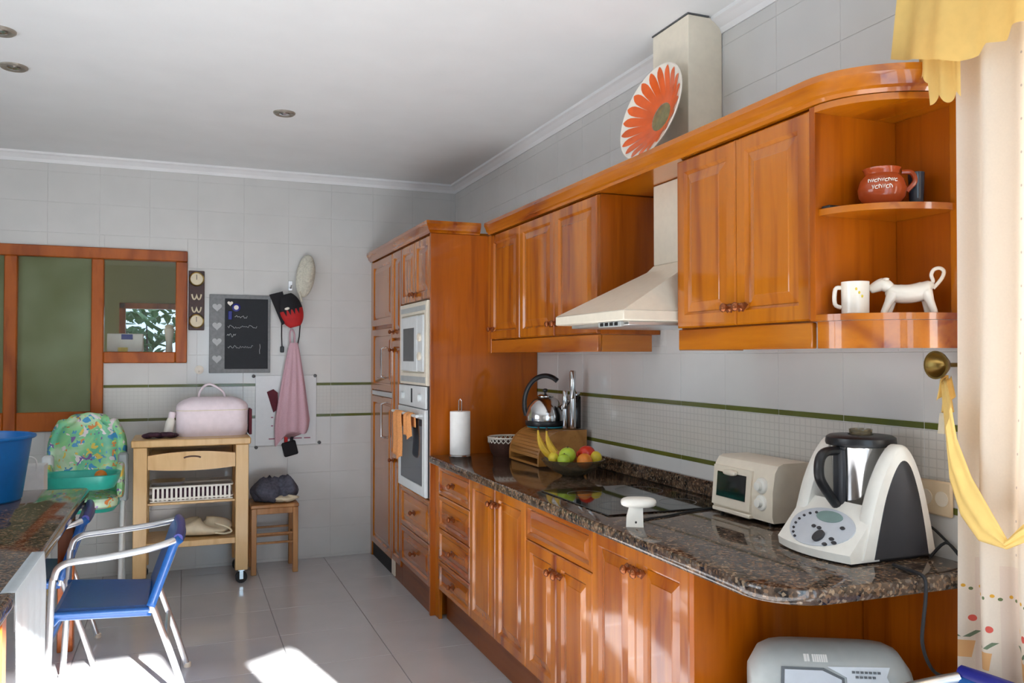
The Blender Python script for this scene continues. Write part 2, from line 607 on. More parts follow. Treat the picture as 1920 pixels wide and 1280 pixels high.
def obj(name, mb, mat, parent=None, smooth=True, loc=None, ang=40, solid=0.0, bevel=0.0, subsurf=0):
    """one mesh object; vertices are given in world space (no rotated parents) unless loc is given"""
    if isinstance(mb, bpy.types.Mesh):
        me = mb
        o = bpy.data.objects.new(name, me)
        o.location = Vector(loc) - wloc(parent) if loc is not None else (0, 0, 0)
    else:
        base = Vector(loc) if loc is not None else (wloc(parent) if parent else None)
        if base is None:
            xs = [p[0] for p in mb.v]; ys = [p[1] for p in mb.v]; zs = [p[2] for p in mb.v]
            base = Vector(((min(xs) + max(xs)) / 2, (min(ys) + max(ys)) / 2, min(zs)))
            off = base
        else:
            off = base if loc is None else Vector((0, 0, 0))
        me = bpy.data.meshes.new(name)
        me.from_pydata([tuple(Vector(p) - off) for p in mb.v], [], mb.f)
        bm = bmesh.new(); bm.from_mesh(me)
        bmesh.ops.recalc_face_normals(bm, faces=bm.faces)
        bm.to_mesh(me); bm.free()
        me.materials.append(mat if not isinstance(mat, str) else M[mat])
        if smooth:
            me.shade_smooth()
            me.set_sharp_from_angle(angle=R(ang))
        o = bpy.data.objects.new(name, me)
        o.location = base - wloc(parent) if parent else base
    o.parent = parent
    COL.objects.link(o)
    if solid:
        m = o.modifiers.new('thickness', 'SOLIDIFY'); m.thickness = solid; m.offset = 0
    if subsurf:
        m = o.modifiers.new('round', 'SUBSURF'); m.levels = m.render_levels = subsurf
    return o


def tag(o, label, cat, group=None):
    o['label'] = label; o['category'] = cat
    if group:
        o['group'] = group
    return o


def struct(o):
    o['kind'] = 'structure'
    return o


def thing(name, label, cat, loc, group=None):
    o = bpy.data.objects.new(name, None)
    o.empty_display_size = 0.1
    o.location = loc
    COL.objects.link(o)
    return tag(o, label, cat, group)


def shared(name, mb, mat, smooth=True):
    me = bpy.data.meshes.new(name)
    me.from_pydata([tuple(p) for p in mb.v], [], mb.f)
    bm = bmesh.new(); bm.from_mesh(me); bmesh.ops.recalc_face_normals(bm, faces=bm.faces); bm.to_mesh(me); bm.free()
    me.materials.append(M[mat])
    if smooth:
        me.shade_smooth(); me.set_sharp_from_angle(angle=R(40))
    return me


def copy_tree(o, parent=None):
    c = o.copy()
    COL.objects.link(c)
    c.parent = parent
    for ch in [x for x in COL.objects if x.parent == o]:
        copy_tree(ch, c)
    return c


# ------------------------------------------------------------------ room shell
XW, YB, ZC = 1.965, 6.12, 2.78
XL, YR = -3.05, -0.90
CORN = 2.72

fl = struct(obj('floor', MB().box(XL - .1, XW + .1, YR - .1, YB + .1, -0.06, -0.003), 'floor_grout', smooth=False))
FT = 0.48
tile_me = {}


def tile_piece(kind, dims, mat, b):
    k = (kind, tuple(round(d, 3) for d in dims))
    if k not in tile_me:
        a, bb, c = dims
        tile_me[k] = shared('tile', MB().box(-a / 2, a / 2, -bb / 2, bb / 2, -c / 2, c / 2, b), mat, False)
    return tile_me[k]


def cuts(lo, hi, org, step):
    k0 = math.floor((lo - org) / step)
    e = [lo]
    k = k0
    while True:
        v = org + k * step
        if v >= hi - 0.01:
            break
        if v > lo + 0.01:
            e.append(v)
        k += 1
    return e + [hi]


xs = cuts(XL, XW, 0.0, FT)
ys = cuts(YR, YB, YB - 0.2, FT)
for i in range(len(xs) - 1):
    for j in range(len(ys) - 1):
        a, b = xs[i + 1] - xs[i] - .004, ys[j + 1] - ys[j] - .004
        obj('tile', tile_piece('floor', (a, b, .010), 'floor_tile', .0012), None, fl, loc=((xs[i] + xs[i + 1]) / 2, (ys[j] + ys[j + 1]) / 2, -0.005))

struct(obj('ceiling', MB().box(XL - .1, XW + .1, YR - .1, YB + .1, ZC, ZC + .1), 'paint', smooth=False))

# back wall with the L-shaped inner window
WX0, WXM, WX1 = -2.30, -0.49, 0.026
WZ0, WZM, WZ1 = 0.97, 1.413, 2.18
wb = MB()
wb.box(XL - .1, WX0, YB - .006, YB + .12, 0, ZC)
wb.box(WX0, XW + .1, YB - .006, YB + .12, WZ1, ZC)
wb.box(WX0, WXM, YB - .006, YB + .12, 0, WZ0)
wb.box(WXM, WX1, YB - .006, YB + .12, 0, WZM)
wb.box(WX1, XW + .1, YB - .006, YB + .12, 0, WZ1)
wall_b = struct(obj('wall_back', wb, 'grout', smooth=False))

wr = MB()
RW0, RW1, RWZ0, RWZ1 = -0.42, 1.32, 0.95, 2.2      # curtained window in the right wall
WT = .45  # wall made deep so the reveal shuts out grazing sun
wr.box(XW - .006, XW + WT, RW1, YB + .12, 0, ZC)
wr.box(XW - .006, XW + WT, YR - .1, RW0, 0, ZC)
wr.box(XW - .006, XW + WT, RW0, RW1, 0, RWZ0)
wr.box(XW - .006, XW + WT, RW0, RW1, RWZ1, ZC)
wall_r = struct(obj('wall_right', wr, 'grout', smooth=False))

wl = MB()
LW0, LW1, LZ0, LZ1 = 1.5, 3.7, 0.9, 2.2  # opening for the added side window
wl.box(XL - .12, XL, LW1, YB + .12, 0, ZC)
wl.box(XL - .12, XL, YR - .1, LW0, 0, ZC)
wl.box(XL - .12, XL, LW0, LW1, 0, LZ0)
wl.box(XL - .12, XL, LW0, LW1, LZ1, ZC)
struct(obj('wall_left', wl, 'tile', smooth=False))

# rear wall: garden door and sidelight that let the sun in
rw = MB()
D0, D1, DH = 0.15, 1.11, 2.24
S0, S1 = 1.426, 1.705
rw.box(XL - .1, D0, YR - .12, YR, 0, ZC)
rw.box(D0, D1, YR - .12, YR, DH, ZC)
rw.box(D1, S0, YR - .12, YR, 0, ZC)
rw.box(S1, XW + .1, YR - .12, YR, 0, ZC)
rw.prism([(S0, 2.113), (S1, 2.18), (S1, ZC), (S0, ZC)], YR - .12, YR, 'y')  # unseen window head, sloped to shape the sun patch on the floor
rw.box(S0, S1, YR - .12, YR, 0, 0.08)
struct(obj('wall_rear', rw, 'tile', smooth=False))
for nm, (a, b, h) in (('door_1', (D0, D1, DH)), ('window_2', (S0, S1, 2.1))):
    fr = MB()
    fr.box(a - .04, a, YR - .05, YR + .02, 0.0, h, .004)
    fr.box(b, b + .04, YR - .05, YR + .02, 0.0, h, .004)
    struct(obj(nm, fr, 'frame_wood'))

# window frame behind the curtain and of the added, unseen side window
for nm, X, (a, b, z0, z1) in (('window_3', XW, (RW0, RW1, RWZ0, RWZ1)), ('added_side_window', XL - .12, (LW0, LW1, LZ0, LZ1))):
    fr = MB()
    for (p, q, r, t) in ((a, a + .06, z0, z1), (b - .06, b, z0, z1), (a, b, z0, z0 + .06), (a, b, z1 - .06, z1), ((a + b) / 2 - .04, (a + b) / 2 + .04, z0, z1)):
        fr.box(X + .03, X + .09, p, q, r, t, .004)
    struct(obj(nm, fr, 'frame_wood'))


def sub_rect(r, c):
    x0, x1, z0, z1 = r
    a0, a1, c0, c1 = c
    if x1 <= a0 or x0 >= a1 or z1 <= c0 or z0 >= c1:
        return [r]
    o = []
    if x0 < a0: o.append((x0, a0, z0, z1))
    if x1 > a1: o.append((a1, x1, z0, z1))
    m0, m1 = max(x0, a0), min(x1, a1)
    if z0 < c0: o.append((m0, m1, z0, c0))
    if z1 > c1: o.append((m0, m1, c1, z1))
    return o


ROWS = [(1.267 + .2 * k, min(1.267 + .2 * (k + 1), CORN), 'tile') for k in range(8) if 1.267 + .2 * k < CORN - .02]
ROWS += [(1.247, 1.267, 'liner'), (1.04, 1.247, 'mosaic'), (1.02, 1.04, 'liner')]
ROWS += [(max(1.02 - .2 * (k + 1), 0.0), 1.02 - .2 * k, 'tile') for k in range(6) if 1.02 - .2 * k > .01]

# tiles on the back wall
for z0, z1, kind in ROWS:
    e = cuts(-1.75, XW, 0.09, 0.3055)
    for i in range(len(e) - 1):
        rs = [(e[i], e[i + 1], z0, z1)]
        for c in ((WX0, WXM, WZ0, WZ1), (WXM - .01, WX1, WZM, WZ1), (1.34, 3, -1, 2.18)):
            rs = [q for r in rs for q in sub_rect(r, c)]
        for (a, b, c, d) in rs:
            if b - a < .012 or d - c < .012:
                continue
            mk = 'mosaic_x' if kind == 'mosaic' else kind
            obj('tile' if kind != 'liner' else 'border_tile', tile_piece('b' + kind, (b - a - .0016, .008, d - c - .0016), mk, .0012), None, wall_b, loc=((a + b) / 2, YB - .0035, (c + d) / 2))
# tiles on the right wall
for z0, z1, kind in ROWS:
    e = cuts(1.33, YB, 1.753, 0.3085)
    for i in range(len(e) - 1):
        rs = [(e[i], e[i + 1], z0, z1)]
        for c in ((4.52, 9, -1, 2.19), (1.84, 3.14, 1.60, 2.15), (3.1, 4.6, 1.50, 2.19), (1.98, 9, -1, 0.88)):
            rs = [q for r in rs for q in sub_rect(r, c)]
        for (a, b, c, d) in rs:
            if b - a < .012 or d - c < .012:
                continue
            mk = 'mosaic_y' if kind == 'mosaic' else kind
            obj('tile' if kind != 'liner' else 'border_tile', tile_piece('r' + kind, (.008, b - a - .0016, d - c - .0016), mk, .0012), None, wall_r, loc=(XW - .0035, (a + b) / 2, (c + d) / 2))

# cornice
cp = [(0, 0), (0.012, 0), (0.02, 0.02), (0.045, 0.04), (0.06, 0.046), (0.06, 0.06), (0, 0.06)]
struct(obj('trim_1', MB().prism([(-(p[0]) + YB, CORN + p[1]) for p in cp], XL, XW, 'x'), 'cornice', smooth=False))
struct(obj('trim_2', MB().prism([(XW - p[0], CORN + p[1]) for p in cp], YR, YB, 'y'), 'cornice', smooth=False))

# hall behind the inner window
hw = MB()
HB = 8.0
hw.box(-3.2, -0.52, HB, HB + .1, 0, 2.7)
hw.box(0.12, 1.6, HB, HB + .1, 0, 2.7)
hw.box(-0.52, 0.12, HB, HB + .1, 1.93, 2.7)
hw.box(-0.52, 0.12, HB, HB + .1, 0, 0.9)
hw.box(-3.3, -3.2, YB + .12, HB + .1, 0, 2.7)
hw.box(1.6, 1.7, YB + .12, HB + .1, 0, 2.7)
struct(obj('wall_hall', hw, 'olive', smooth=False))
struct(obj('ceiling_hall', MB().box(-3.3, 1.7, YB + .12, HB + .1, 2.7, 2.78), 'olive', smooth=False))
struct(obj('floor_hall', MB().box(-3.3, 1.7, YB + .12, HB + .1, -.06, 0), 'olive', smooth=False))
hf = MB()
for (a, b, c, d) in ((-.52, -.47, .9, 1.93), (.07, .12, .9, 1.93), (-.52, .12, .9, .95), (-.52, .12, 1.88, 1.93)):
    hf.box(a, b, HB - .02, HB + .05, c, d, .003)
struct(obj('window_5', hf, 'frame_wood'))
sh = thing('garden_shrub', 'leafy green shrub outside the hall window', 'shrub', (-0.25, 9.2, 0))
lv = MB()
for k in range(1100):
    c = Vector((random.uniform(-.95, .45), random.uniform(9.0, 9.9), random.uniform(.25, 2.0)))
    a = Matrix.Rotation(random.uniform(0, 6.28), 3, 'Z') @ Matrix.Rotation(random.uniform(-1, 1), 3, 'X')
    L = random.uniform(.10, .2)
    W = L * .32
    lv.add([c + a @ Vector(p) for p in ((0, 0, 0), (W, L * .4, .01), (W * .6, L * .8, 0), (0, L, -.02), (-W * .6, L * .8, 0), (-W, L * .4, .01))], [(0, 1, 2, 3), (0, 3, 4, 5)])
o = obj('foliage', lv, 'leaf', sh, smooth=False); o['kind'] = 'stuff'
st = MB()
for k in range(6):
    st.tube([(-.25 + (k - 2.5) * .02, 9.3, 0), (-.25 + (k - 2.5) * .15, 9.35, 1.0), (-.25 + (k - 2.5) * .2, 9.3, 1.8)], [.02, .014, .006], 6)
obj('stem', st, 'darkwood', sh)

# inner window frame and panes
FW = 0.075
fr = MB()
y0, y1 = YB - .03, YB + .05
def bar(a, b, c, d):
    fr.box(a, b, y0, y1, c, d, .006)
bar(WX0, WX1, WZ1 - FW, WZ1)
bar(WX1 - FW, WX1, WZM, WZ1 - FW)
bar(WXM, WX1 - FW, WZM, WZM + FW)
bar(WXM - FW, WXM, WZ0, WZ1 - FW)
bar(-1.065, -0.99, WZ0, WZ1 - FW)
bar(-1.60, -1.525, WZ0, WZ1 - FW)
bar(WX0, WX0 + FW, WZ0, WZ1 - FW)
for a_, b_ in ((WX0 + FW, -1.60), (-1.525, -1.065), (-.99, WXM - FW)):
    bar(a_, b_, WZ0, WZ0 + .125)
win = struct(obj('window_1', fr, 'frame_wood'))
for nm, a, b, c, d, m in (('frosted_pane', -0.99, WXM - FW, WZ0 + .125, WZ1 - FW, 'frosted'), ('frosted_pane', -1.525, -1.065, WZ0 + .125, WZ1 - FW, 'frosted'),
                          ('frosted_pane', WX0 + FW, -1.6, WZ0 + .125, WZ1 - FW, 'frosted'), ('clear_pane', WXM, WX1 - FW, WZM + FW, WZ1 - FW, 'clear')):
    obj(nm, MB().box(a - .005, b + .005, YB + .012, YB + .017, c - .005, d + .005), m, win, smooth=False)
obj('sill', MB().box(WXM, WX1, YB + .05, YB + .34, WZM + .03, WZM + FW, .004), 'frame_wood', win)
zs = WZM + FW
bx = thing('carton', 'white printed carton on the sill behind the clear pane', 'box', (-.36, YB + .14, zs))
obj('body', MB().box(-.478, -.255, YB + .09, YB + .22, zs, zs + .125, .004), 'paper', bx)
pr = MB(); pr.box(-.39, -.32, YB + .087, YB + .09, zs + .085, zs + .12); obj('dark_print', pr, 'blueprint', bx, smooth=False)
pr = MB(); pr.box(-.41, -.35, YB + .087, YB + .09, zs + .002, zs + .03); obj('orange_print', pr, 'lemon', bx, smooth=False)
vs_ = thing('vase', 'slender white vase beside the carton behind the clear pane', 'vase', (-.09, YB + .16, zs))
obj('body', MB().lathe([(.022, 0), (.024, .01), (.02, .05), (.03, .13), (.036, .165), (.03, .166), (.018, .1), (.014, .02)], (-.09, YB + .16, zs), 20), 'porcelain', vs_)
obj('flower', MB().ell((-.09, YB + .16, zs + .175), (.03, .03, .02), 10, 6), 'cream_cloth', vs_)

# ------------------------------------------------------------------ ceiling downlights
for (x, y, lab) in ((-.728, 4.33, 'recessed ceiling downlight above the blue tub end of the granite table'), (.503, 4.61, 'recessed ceiling downlight over the open floor'), (-.70, 3.87, 'recessed ceiling downlight over the middle of the granite table')):
    t = thing('downlight', lab, 'ceiling light', (x, y, ZC), 'recessed downlights')
    obj('ring', MB().lathe([(.030, -.002), (.050, -.012), (.058, -.006), (.060, .004), (.030, .004)], (x, y, ZC), 24), 'downlight_ring', t)
    obj('lamp', MB().lathe([(.029, .003), (.027, -.010), (.015, -.014), (.004, -.015)], (x, y, ZC), 20), 'chrome', t)

# ------------------------------------------------------------------ cabinet parts
XF = 1.325           # door fronts, base units
UF = 1.64            # door fronts, wall units
TF = 1.30            # door fronts, tall units
CT = 0.90            # worktop height

knob_me = shared('knob', MB().lathe([(.004, .002), (.014, .0), (.013, -.004), (.006, -.008), (.006, -.016), (.014, -.022), (.015, -.028), (.010, -.034), (.002, -.036)], (0, 0, 0), 14, 'x'), 'copper')
plate_pts = [(-.034, .006), (-.02, .014), (0, .010), (.02, .014), (.034, .006), (.022, -.004), (.01, -.016), (0, -.010), (-.01, -.016), (-.022, -.004)]
plate_me = shared('backplate', MB().prism(plate_pts, -.003, .001, 'x'), 'copper')


def front(parent, name, y0, y1, z0, z1, xf, knobs=(), mat='pine_v', stile=.055, th=.02, gap=.0018):
    """raised-panel door or drawer front facing -X"""
    cy, cz = (y0 + y1) / 2, (z0 + z1) / 2
    a, b = (y1 - y0) / 2 - gap, (z1 - z0) / 2 - gap
    s = min(stile, a * .42, b * .42)
    g = .010
    fr = MB().rects(cy, cz, [(a, b, xf + th), (a, b, xf + .005), (a - .005, b - .005, xf), (a - s + .010, b - s + .010, xf), (a - s + .004, b - s + .004, xf + .006), (a - s, b - s, xf + g), (a - s, b - s, xf + g + .004)])
    d = obj(name, fr, mat, parent, ang=25)
    k = min(.032, a * .3, b * .3)
    pn = MB().rects(cy, cz, [(a - s - .0005, b - s - .0005, xf + g + .0035), (a - s - .0005, b - s - .0005, xf + g - .001), (a - s - k, b - s - k, xf + .0025), (a - s - k - .003, b - s - k - .003, xf + .001)])
    obj('raised_panel', pn, mat, d, ang=12)
    for (ky, kz) in knobs:
        kb = obj('backplate', plate_me, None, d, loc=(xf - .0005, ky, kz))
        kb = obj('knob', knob_me, None, d, loc=(xf, ky, kz))
    return d


# ---- base units
def base_unit(label, y0, y1, kind, cat='cabinet'):
    t = thing('base_cabinet', label, cat, ((XF + XW) / 2, (y0 + y1) / 2, 0), 'base cabinets under the granite worktop')
    obj('body', MB().box(XF + .021, XW - .012, y0 + .0005, y1 - .0005, .165, CT - .041, .001), 'pine_panel', t, smooth=False)
    z0, z1 = .165, CT - .045
    m = (y0 + y1) / 2
    if kind == 'drawers':
        zz = [z1, .69, .507, .327, z0]
        for i in range(4):
            front(t, 'drawer', y0, y1, zz[i + 1], zz[i], XF, [(m, (zz[i] + zz[i + 1]) / 2)], 'pine_y', .034)
    elif kind == 'doors':
        front(t, 'door', y0, m, z0, z1, XF, [(m - .03, z1 - .075)])
        front(t, 'door', m, y1, z0, z1, XF, [(m + .03, z1 - .075)])
    else:
        front(t, 'drawer', y0, y1, .70, z1, XF, [], 'pine_y', .036)
        front(t, 'door', y0, m, z0, .70, XF, [(m - .03, .70 - .075)])
        front(t, 'door', m, y1, z0, .70, XF, [(m + .03, .70 - .075)])
    obj('plinth', MB().box(XF + .05, XF + .068, y0, y1, 0.0, .165, .001), 'pine_plinth', t, smooth=False)
    return t


base_unit('varnished pine base cabinet with four drawers beside the tall oven housing', 3.90, 4.436, 'drawers')
base_unit('varnished pine base cabinet with two full-height doors next to the four drawers', 3.18, 3.90, 'doors')
base_unit('varnished pine base cabinet with one wide drawer above two doors', 2.578, 3.18, 'mixed')
t = base_unit('varnished pine base cabinet with two doors at the open end of the worktop', 1.985, 2.578, 'doors')
obj('end_panel', MB().box(XF + .001, XW - .012, 1.963, 1.985, 0.0, CT - .041, .001), 'pine_panel', t, smooth=False)
obj('filler', MB().box(XF + .004, XF + .024, 4.436, 4.506, .0, CT - .041, .001), 'pine_v',
    thing('filler_strip', 'narrow upright pine strip between drawers and oven housing', 'cabinet trim', (XF, 4.47, 0)), smooth=False)

# open end below the worktop: back board and quarter-round shelves
t = thing('end_shelf_unit', 'pine open end unit with rounded shelves under the worktop overhang', 'shelf', (1.8, 1.8, 0))


def qround(x0, y0, rx, ry, n=16):
    """quarter ellipse around (XW, y0) going from the front edge round to the wall"""
    return [(x0 + rx - rx * math.cos(PI / 2 * k / n), y0 - ry * math.sin(PI / 2 * k / n)) for k in range(n + 1)]


xb = XW - .014
obj('back_board', MB().box(xb - .018, xb, 1.60, 1.961, 0.0, CT - .041, .001), 'pine_panel', t, smooth=False)
for z in (.02, .455):
    ar = qround(XF + .02, 1.960, xb - .019 - XF - .02, .34)
    obj('shelf', MB().prism(ar + [(xb - .019, 1.960)], z, z + .022, 'z'), 'pine_y', t)

# ---- worktop
def worktop():
    pts = [(XW - .012, 4.505), (1.29, 4.505)]
    # straight front edge, then a generous radius round to the wall side
    r = .16
    cx, cy = 1.29 + r, 1.56 + r
    for k in range(11):
        a = PI + PI / 2 * k / 10
        pts.append((cx + r * math.cos(a), cy + r * math.sin(a)))
    pts.append((XW - .012, 1.545))
    def inset(d):
        o = []
        n = len(pts)
        for i in range(n):
            p0, p1, p2 = Vector(pts[i - 1]), Vector(pts[i]), Vector(pts[(i + 1) % n])
            d1, d2 = (p1 - p0).normalized(), (p2 - p1).normalized()
            n1, n2 = Vector((-d1.y, d1.x)), Vector((-d2.y, d2.x))
            m = (n1 + n2)
            m = m / max(m.length_squared / 2, .3)
            o.append(p1 + m * d)
        return o
    rings = []
    for d, z in ((.004, CT - .04), (.0, CT - .034), (.0, CT - .008), (.003, CT - .002), (.008, CT)):
        rings.append([(p[0], p[1], z) for p in inset(d)])
    return MB().rings(rings)


wt = thing('worktop', 'long polished brown granite worktop with a rounded end', 'countertop', (1.6, 3.0, CT - .04))
obj('slab', worktop(), 'granite', wt)
tag(obj('upstand', MB().box(XW - .032, XW - .009, 1.76, 4.505, CT + .0003, CT + .062, .003), 'granite', smooth=False), 'low dark granite upstand along the wall behind the worktop', 'upstand')

# ---- tall units
t = thing('oven_housing', 'tall varnished pine housing holding microwave and oven', 'cabinet', (1.63, 4.86, 0), 'tall pine cabinets')
obj('side_panel', MB().box(TF + .0, XW - .010, 4.507, 4.530, 0.0, 2.155, .001), 'pine_panel', t, smooth=False)
bd = MB().box(TF + .022, XW - .010, 4.531, 5.189, .15, .645, .001).box(TF + .022, XW - .010, 4.531, 5.189, 1.79, 2.154, .001).box(TF + .30, XW - .010, 4.531, 5.189, .645, 1.79, .001)
obj('body', bd, 'pine_panel', t, smooth=False)
ym = (4.53 + 5.19) / 2
front(t, 'door', 4.53, ym, 1.785, 2.15, TF, [(ym - .03, 1.83)])
front(t, 'door', ym, 5.19, 1.785, 2.15, TF, [(ym + .03, 1.83)])
front(t, 'drawer', 4.53, 5.19, .39, .64, TF, [(ym, .515)], 'pine_y', .04)
front(t, 'drawer', 4.53, 5.19, .15, .39, TF, [(ym, .27)], 'pine_y', .04)
obj('plinth', MB().box(TF + .012, TF + .03, 4.531, 5.189, 0, .148, .001), 'pine_plinth', t, smooth=False)

t = thing('larder_cabinet', 'narrow tall pine larder with three stacked doors', 'cabinet', (1.63, 5.315, 0), 'tall pine cabinets')
obj('body', MB().box(TF + .022, XW - .010, 5.191, 5.439, .11, 2.154, .001), 'pine_panel', t, smooth=False)
for a, b, kz in ((1.575, 2.15, 1.62), (.84, 1.565, 1.50), (.11, .83, .77)):
    front(t, 'door', 5.19, 5.44, a, b, TF, [(5.40, kz)])
obj('plinth', MB().box(TF + .012, TF + .03, 5.191, 5.439, 0, .108, .001), 'pine_plinth', t, smooth=False)
obj('vent_grille', MB().box(TF + .002, TF + .011, 5.36, 5.44, .012, .14, .002), 'warmwhite', t)

t = thing('fridge_housing', 'tall pine fronted fridge with upright chrome handles by the wall', 'refrigerator', (1.63, 5.75, 0), 'tall pine cabinets')
obj('body', MB().box(TF + .022, XW - .010, 5.441, 6.108, .10, 2.154, .001), 'pine_panel', t, smooth=False)
obj('cabinet_door', MB(), 'pine_v', t) if False else None
front(t, 'door', 5.44, 6.06, 1.675, 2.15, TF, [])
for a, b in ((1.215, 1.655), (.10, 1.175)):
    d = front(t, 'door', 5.44, 6.06, a, b, TF, [])
    z0, z1 = (1.31, 1.52) if a > 1 else (.90, 1.14)
    hb = MB()
    hb.tube([(TF, 5.60, z0), (TF - .03, 5.60, z0 + .01), (TF - .034, 5.60, z0 + .03), (TF - .034, 5.60, z1 - .03), (TF - .03, 5.60, z1 - .01), (TF, 5.60, z1)], .008, 8)
    obj('handle', hb, 'chrome', d)
obj('steel_strip', MB().box(TF + .002, TF + .02, 5.44, 6.06, 1.178, 1.212, .002), 'alu', t)
obj('filler', MB().box(TF + .002, TF + .021, 6.06, 6.108, 0, 2.154, .001), 'pine_v', t, smooth=False)
obj('plinth', MB().box(TF + .012, TF + .03, 5.441, 6.06, 0, .098, .001), 'rubber', t, smooth=False)


def crown_prof(f, s):
    """crown profile: (distance out from the face, z)"""
    return [(-.04, 2.156), (.006, 2.156), (.012, 2.166), (.020, 2.172), (.026, 2.190), (.034, 2.204), (.034, 2.222), (-.04, 2.222)]


CP = crown_prof(0, 0)
# crown over tall units: runs along y then returns along x
t = thing('crown_moulding', 'pine crown moulding capping the tall fridge and oven cabinets', 'moulding', (1.3, 5.3, 2.156), 'pine crown mouldings')
mb = MB()
ringsA = []
ringsA.append([(TF - d, 6.108, z) for d, z in CP])
ringsA.append([(TF - d, 4.507 - d, z) for d, z in CP])
ringsA.append([(UF - .05, 4.507 - d, z) for d, z in CP])
mb.rings(ringsA)
obj('moulding', mb, 'pine_y', t, ang=20)
obj('top_board', MB().box(TF + .041, XW - .010, 4.55, 6.108, 2.157, 2.175), 'pine_y', t, smooth=False)

# ---- wall units
def wall_unit(name, label, y0, y1, doors):
    t = thing(name, label, 'cabinet', ((UF + XW) / 2, (y0 + y1) / 2, 1.475), 'pine wall cabinets')
    obj('body', MB().box(UF + .021, XW - .010, y0 + .0005, y1 - .0005, 1.55, 2.154, .001), 'pine_panel', t, smooth=False)
    n = len(doors)
    wd = (y1 - y0) / n
    for i, kside in enumerate(doors):
        a, b = y0 + wd * i, y0 + wd * (i + 1)
        front(t, 'door', a, b, 1.552, 2.150, UF, [((a + .03) if kside < 0 else (b - .03), 1.61)])
    lr = MB().box(UF + .006, UF + .026, y0 + .001, y1 - .001, 1.475, 1.549, .003)
    obj('light_rail', lr, 'pine_y', t)
    return t


t = wall_unit('wall_cabinet', 'pine wall cabinet with three doors beside the oven housing', 3.144, 4.452, (1, -1, 1))
obj('filler', MB().box(UF + .004, UF + .022, 4.452, 4.506, 1.475, 2.154, .001), 'pine_v', t, smooth=False)
obj('end_rail', MB().box(UF + .027, XW - .05, 3.146, 3.164, 1.475, 1.549, .002), 'pine_x', t)
t = wall_unit('wall_cabinet', 'pine wall cabinet with two doors between hood and open shelves', 1.85, 2.526, (1, -1))
obj('end_panel', MB().box(UF + .0, XW - .010, 1.828, 1.8495, 1.551, 2.154, .001), 'pine_panel', t, smooth=False)
obj('end_rail', MB().box(UF + .027, XW - .05, 2.508, 2.525, 1.475, 1.549, .002), 'pine_x', t)
# open rounded end
t = thing('corner_shelf_unit', 'open pine end unit with curved shelves holding jug and cow figurine', 'shelf', (1.8, 1.72, 1.475))
xb = XW - .010
YE = 1.60
obj('back_board', MB().box(xb - .016, xb, YE, 1.827, 1.551, 2.154, .001), 'pine_panel', t, smooth=False)
obj('stile', MB().box(xb - .034, xb - .0165, YE, YE + .03, 1.551, 2.154, .002), 'pine_v', t)
def qshelf(z0, z1, d=0.0):
    rx, ry = xb - .017 - UF + d, 1.8275 - YE + d
    return MB().prism(qround(UF - d, 1.8275, rx, ry) + [(xb - .017, 1.8275)], z0, z1, 'z')
obj('shelf', qshelf(1.846, 1.864, -.012), 'pine_y', t)
obj('shelf', qshelf(1.551, 1.569), 'pine_y', t)
obj('shelf', qshelf(2.136, 2.154), 'pine_y', t)
rr = []
for (x, y), (x2, y2) in zip(qround(UF + .006, 1.8275, xb - .006 - UF, 1.8275 - YE), qround(UF + .026, 1.8275, xb - .026 - UF, 1.8275 - YE - .02)):
    rr.append([(x, y, 1.475), (x, y, 1.550), (x2, y2, 1.550), (x2, y2, 1.475)])
obj('light_rail', MB().rings(rr), 'pine_y', t)
# crown over wall units, sweeping round the end
t = thing('crown_moulding', 'long pine crown moulding over the wall cabinets sweeping round the end', 'moulding', (1.62, 3.0, 2.156), 'pine crown mouldings')
path = [(UF, 4.47, -1, 0), (UF, 3.1, -1, 0), (UF, 1.90, -1, 0)]
for k in range(0, 17):
    a = PI / 2 * k / 16
    rx, ry = xb - UF, 1.8275 - YE
    nx, ny = -math.cos(a) / rx, -math.sin(a) / ry
    L = math.hypot(nx, ny)
    path.append((UF + rx - rx * math.cos(a), 1.8275 - ry * math.sin(a), nx / L, ny / L))
obj('moulding', MB().rings([[(x + nx * d, y + ny * d, z) for d, z in CP] for x, y, nx, ny in path]), 'pine_y', t, ang=20)
obj('top_board', MB().box(UF + .041, XW - .010, 1.87, 4.45, 2.157, 2.172), 'pine_y', t, smooth=False)

# ---- hood and flue
HY0, HY1, HX = 2.535, 3.10, 1.427
FX, FY0, FY1 = 1.80, 2.687, 2.944
t = thing('cooker_hood', 'cream pyramid cooker hood with square chimney between wall cabinets', 'cooker hood', (1.7, 2.82, 1.58))
xw = XW - .009
obj('canopy_rim', MB().box(HX, xw, HY0, HY1, 1.580, 1.618, .004), 'cream', t)
obj('canopy', MB().rings([[(HX + .004, HY0 + .004, 1.6185), (xw, HY0 + .004, 1.6185), (xw, HY1 - .004, 1.6185), (HX + .004, HY1 - .004, 1.6185)],
                          [(FX - .02, FY0 - .02, 1.80), (xw, FY0 - .02, 1.80), (xw, FY1 + .02, 1.80), (FX - .02, FY1 + .02, 1.80)],
                          [(FX, FY0, 1.825), (xw, FY0, 1.825), (xw, FY1, 1.825), (FX, FY1, 1.825)]]), 'cream', t, smooth=False)
obj('chimney', MB().box(FX, xw, FY0, FY1, 1.8255, 2.155, .003), 'cream', t)
obj('grease_filter', MB().box(HX + .05, xw - .06, HY0 + .05, HY1 - .05, 1.566, 1.5795, .002), 'alu', t)
cpn = obj('switch_panel', MB().box(HX + .006, HX + .02, HY0 + .03, HY0 + .20, 1.560, 1.5795, .002), 'silver', t)
for k in range(4):
    obj('button', MB().box(HX + .003, HX + .0065, HY0 + .05 + k * .036, HY0 + .072 + k * .036, 1.564, 1.576, .001), 'black', cpn)
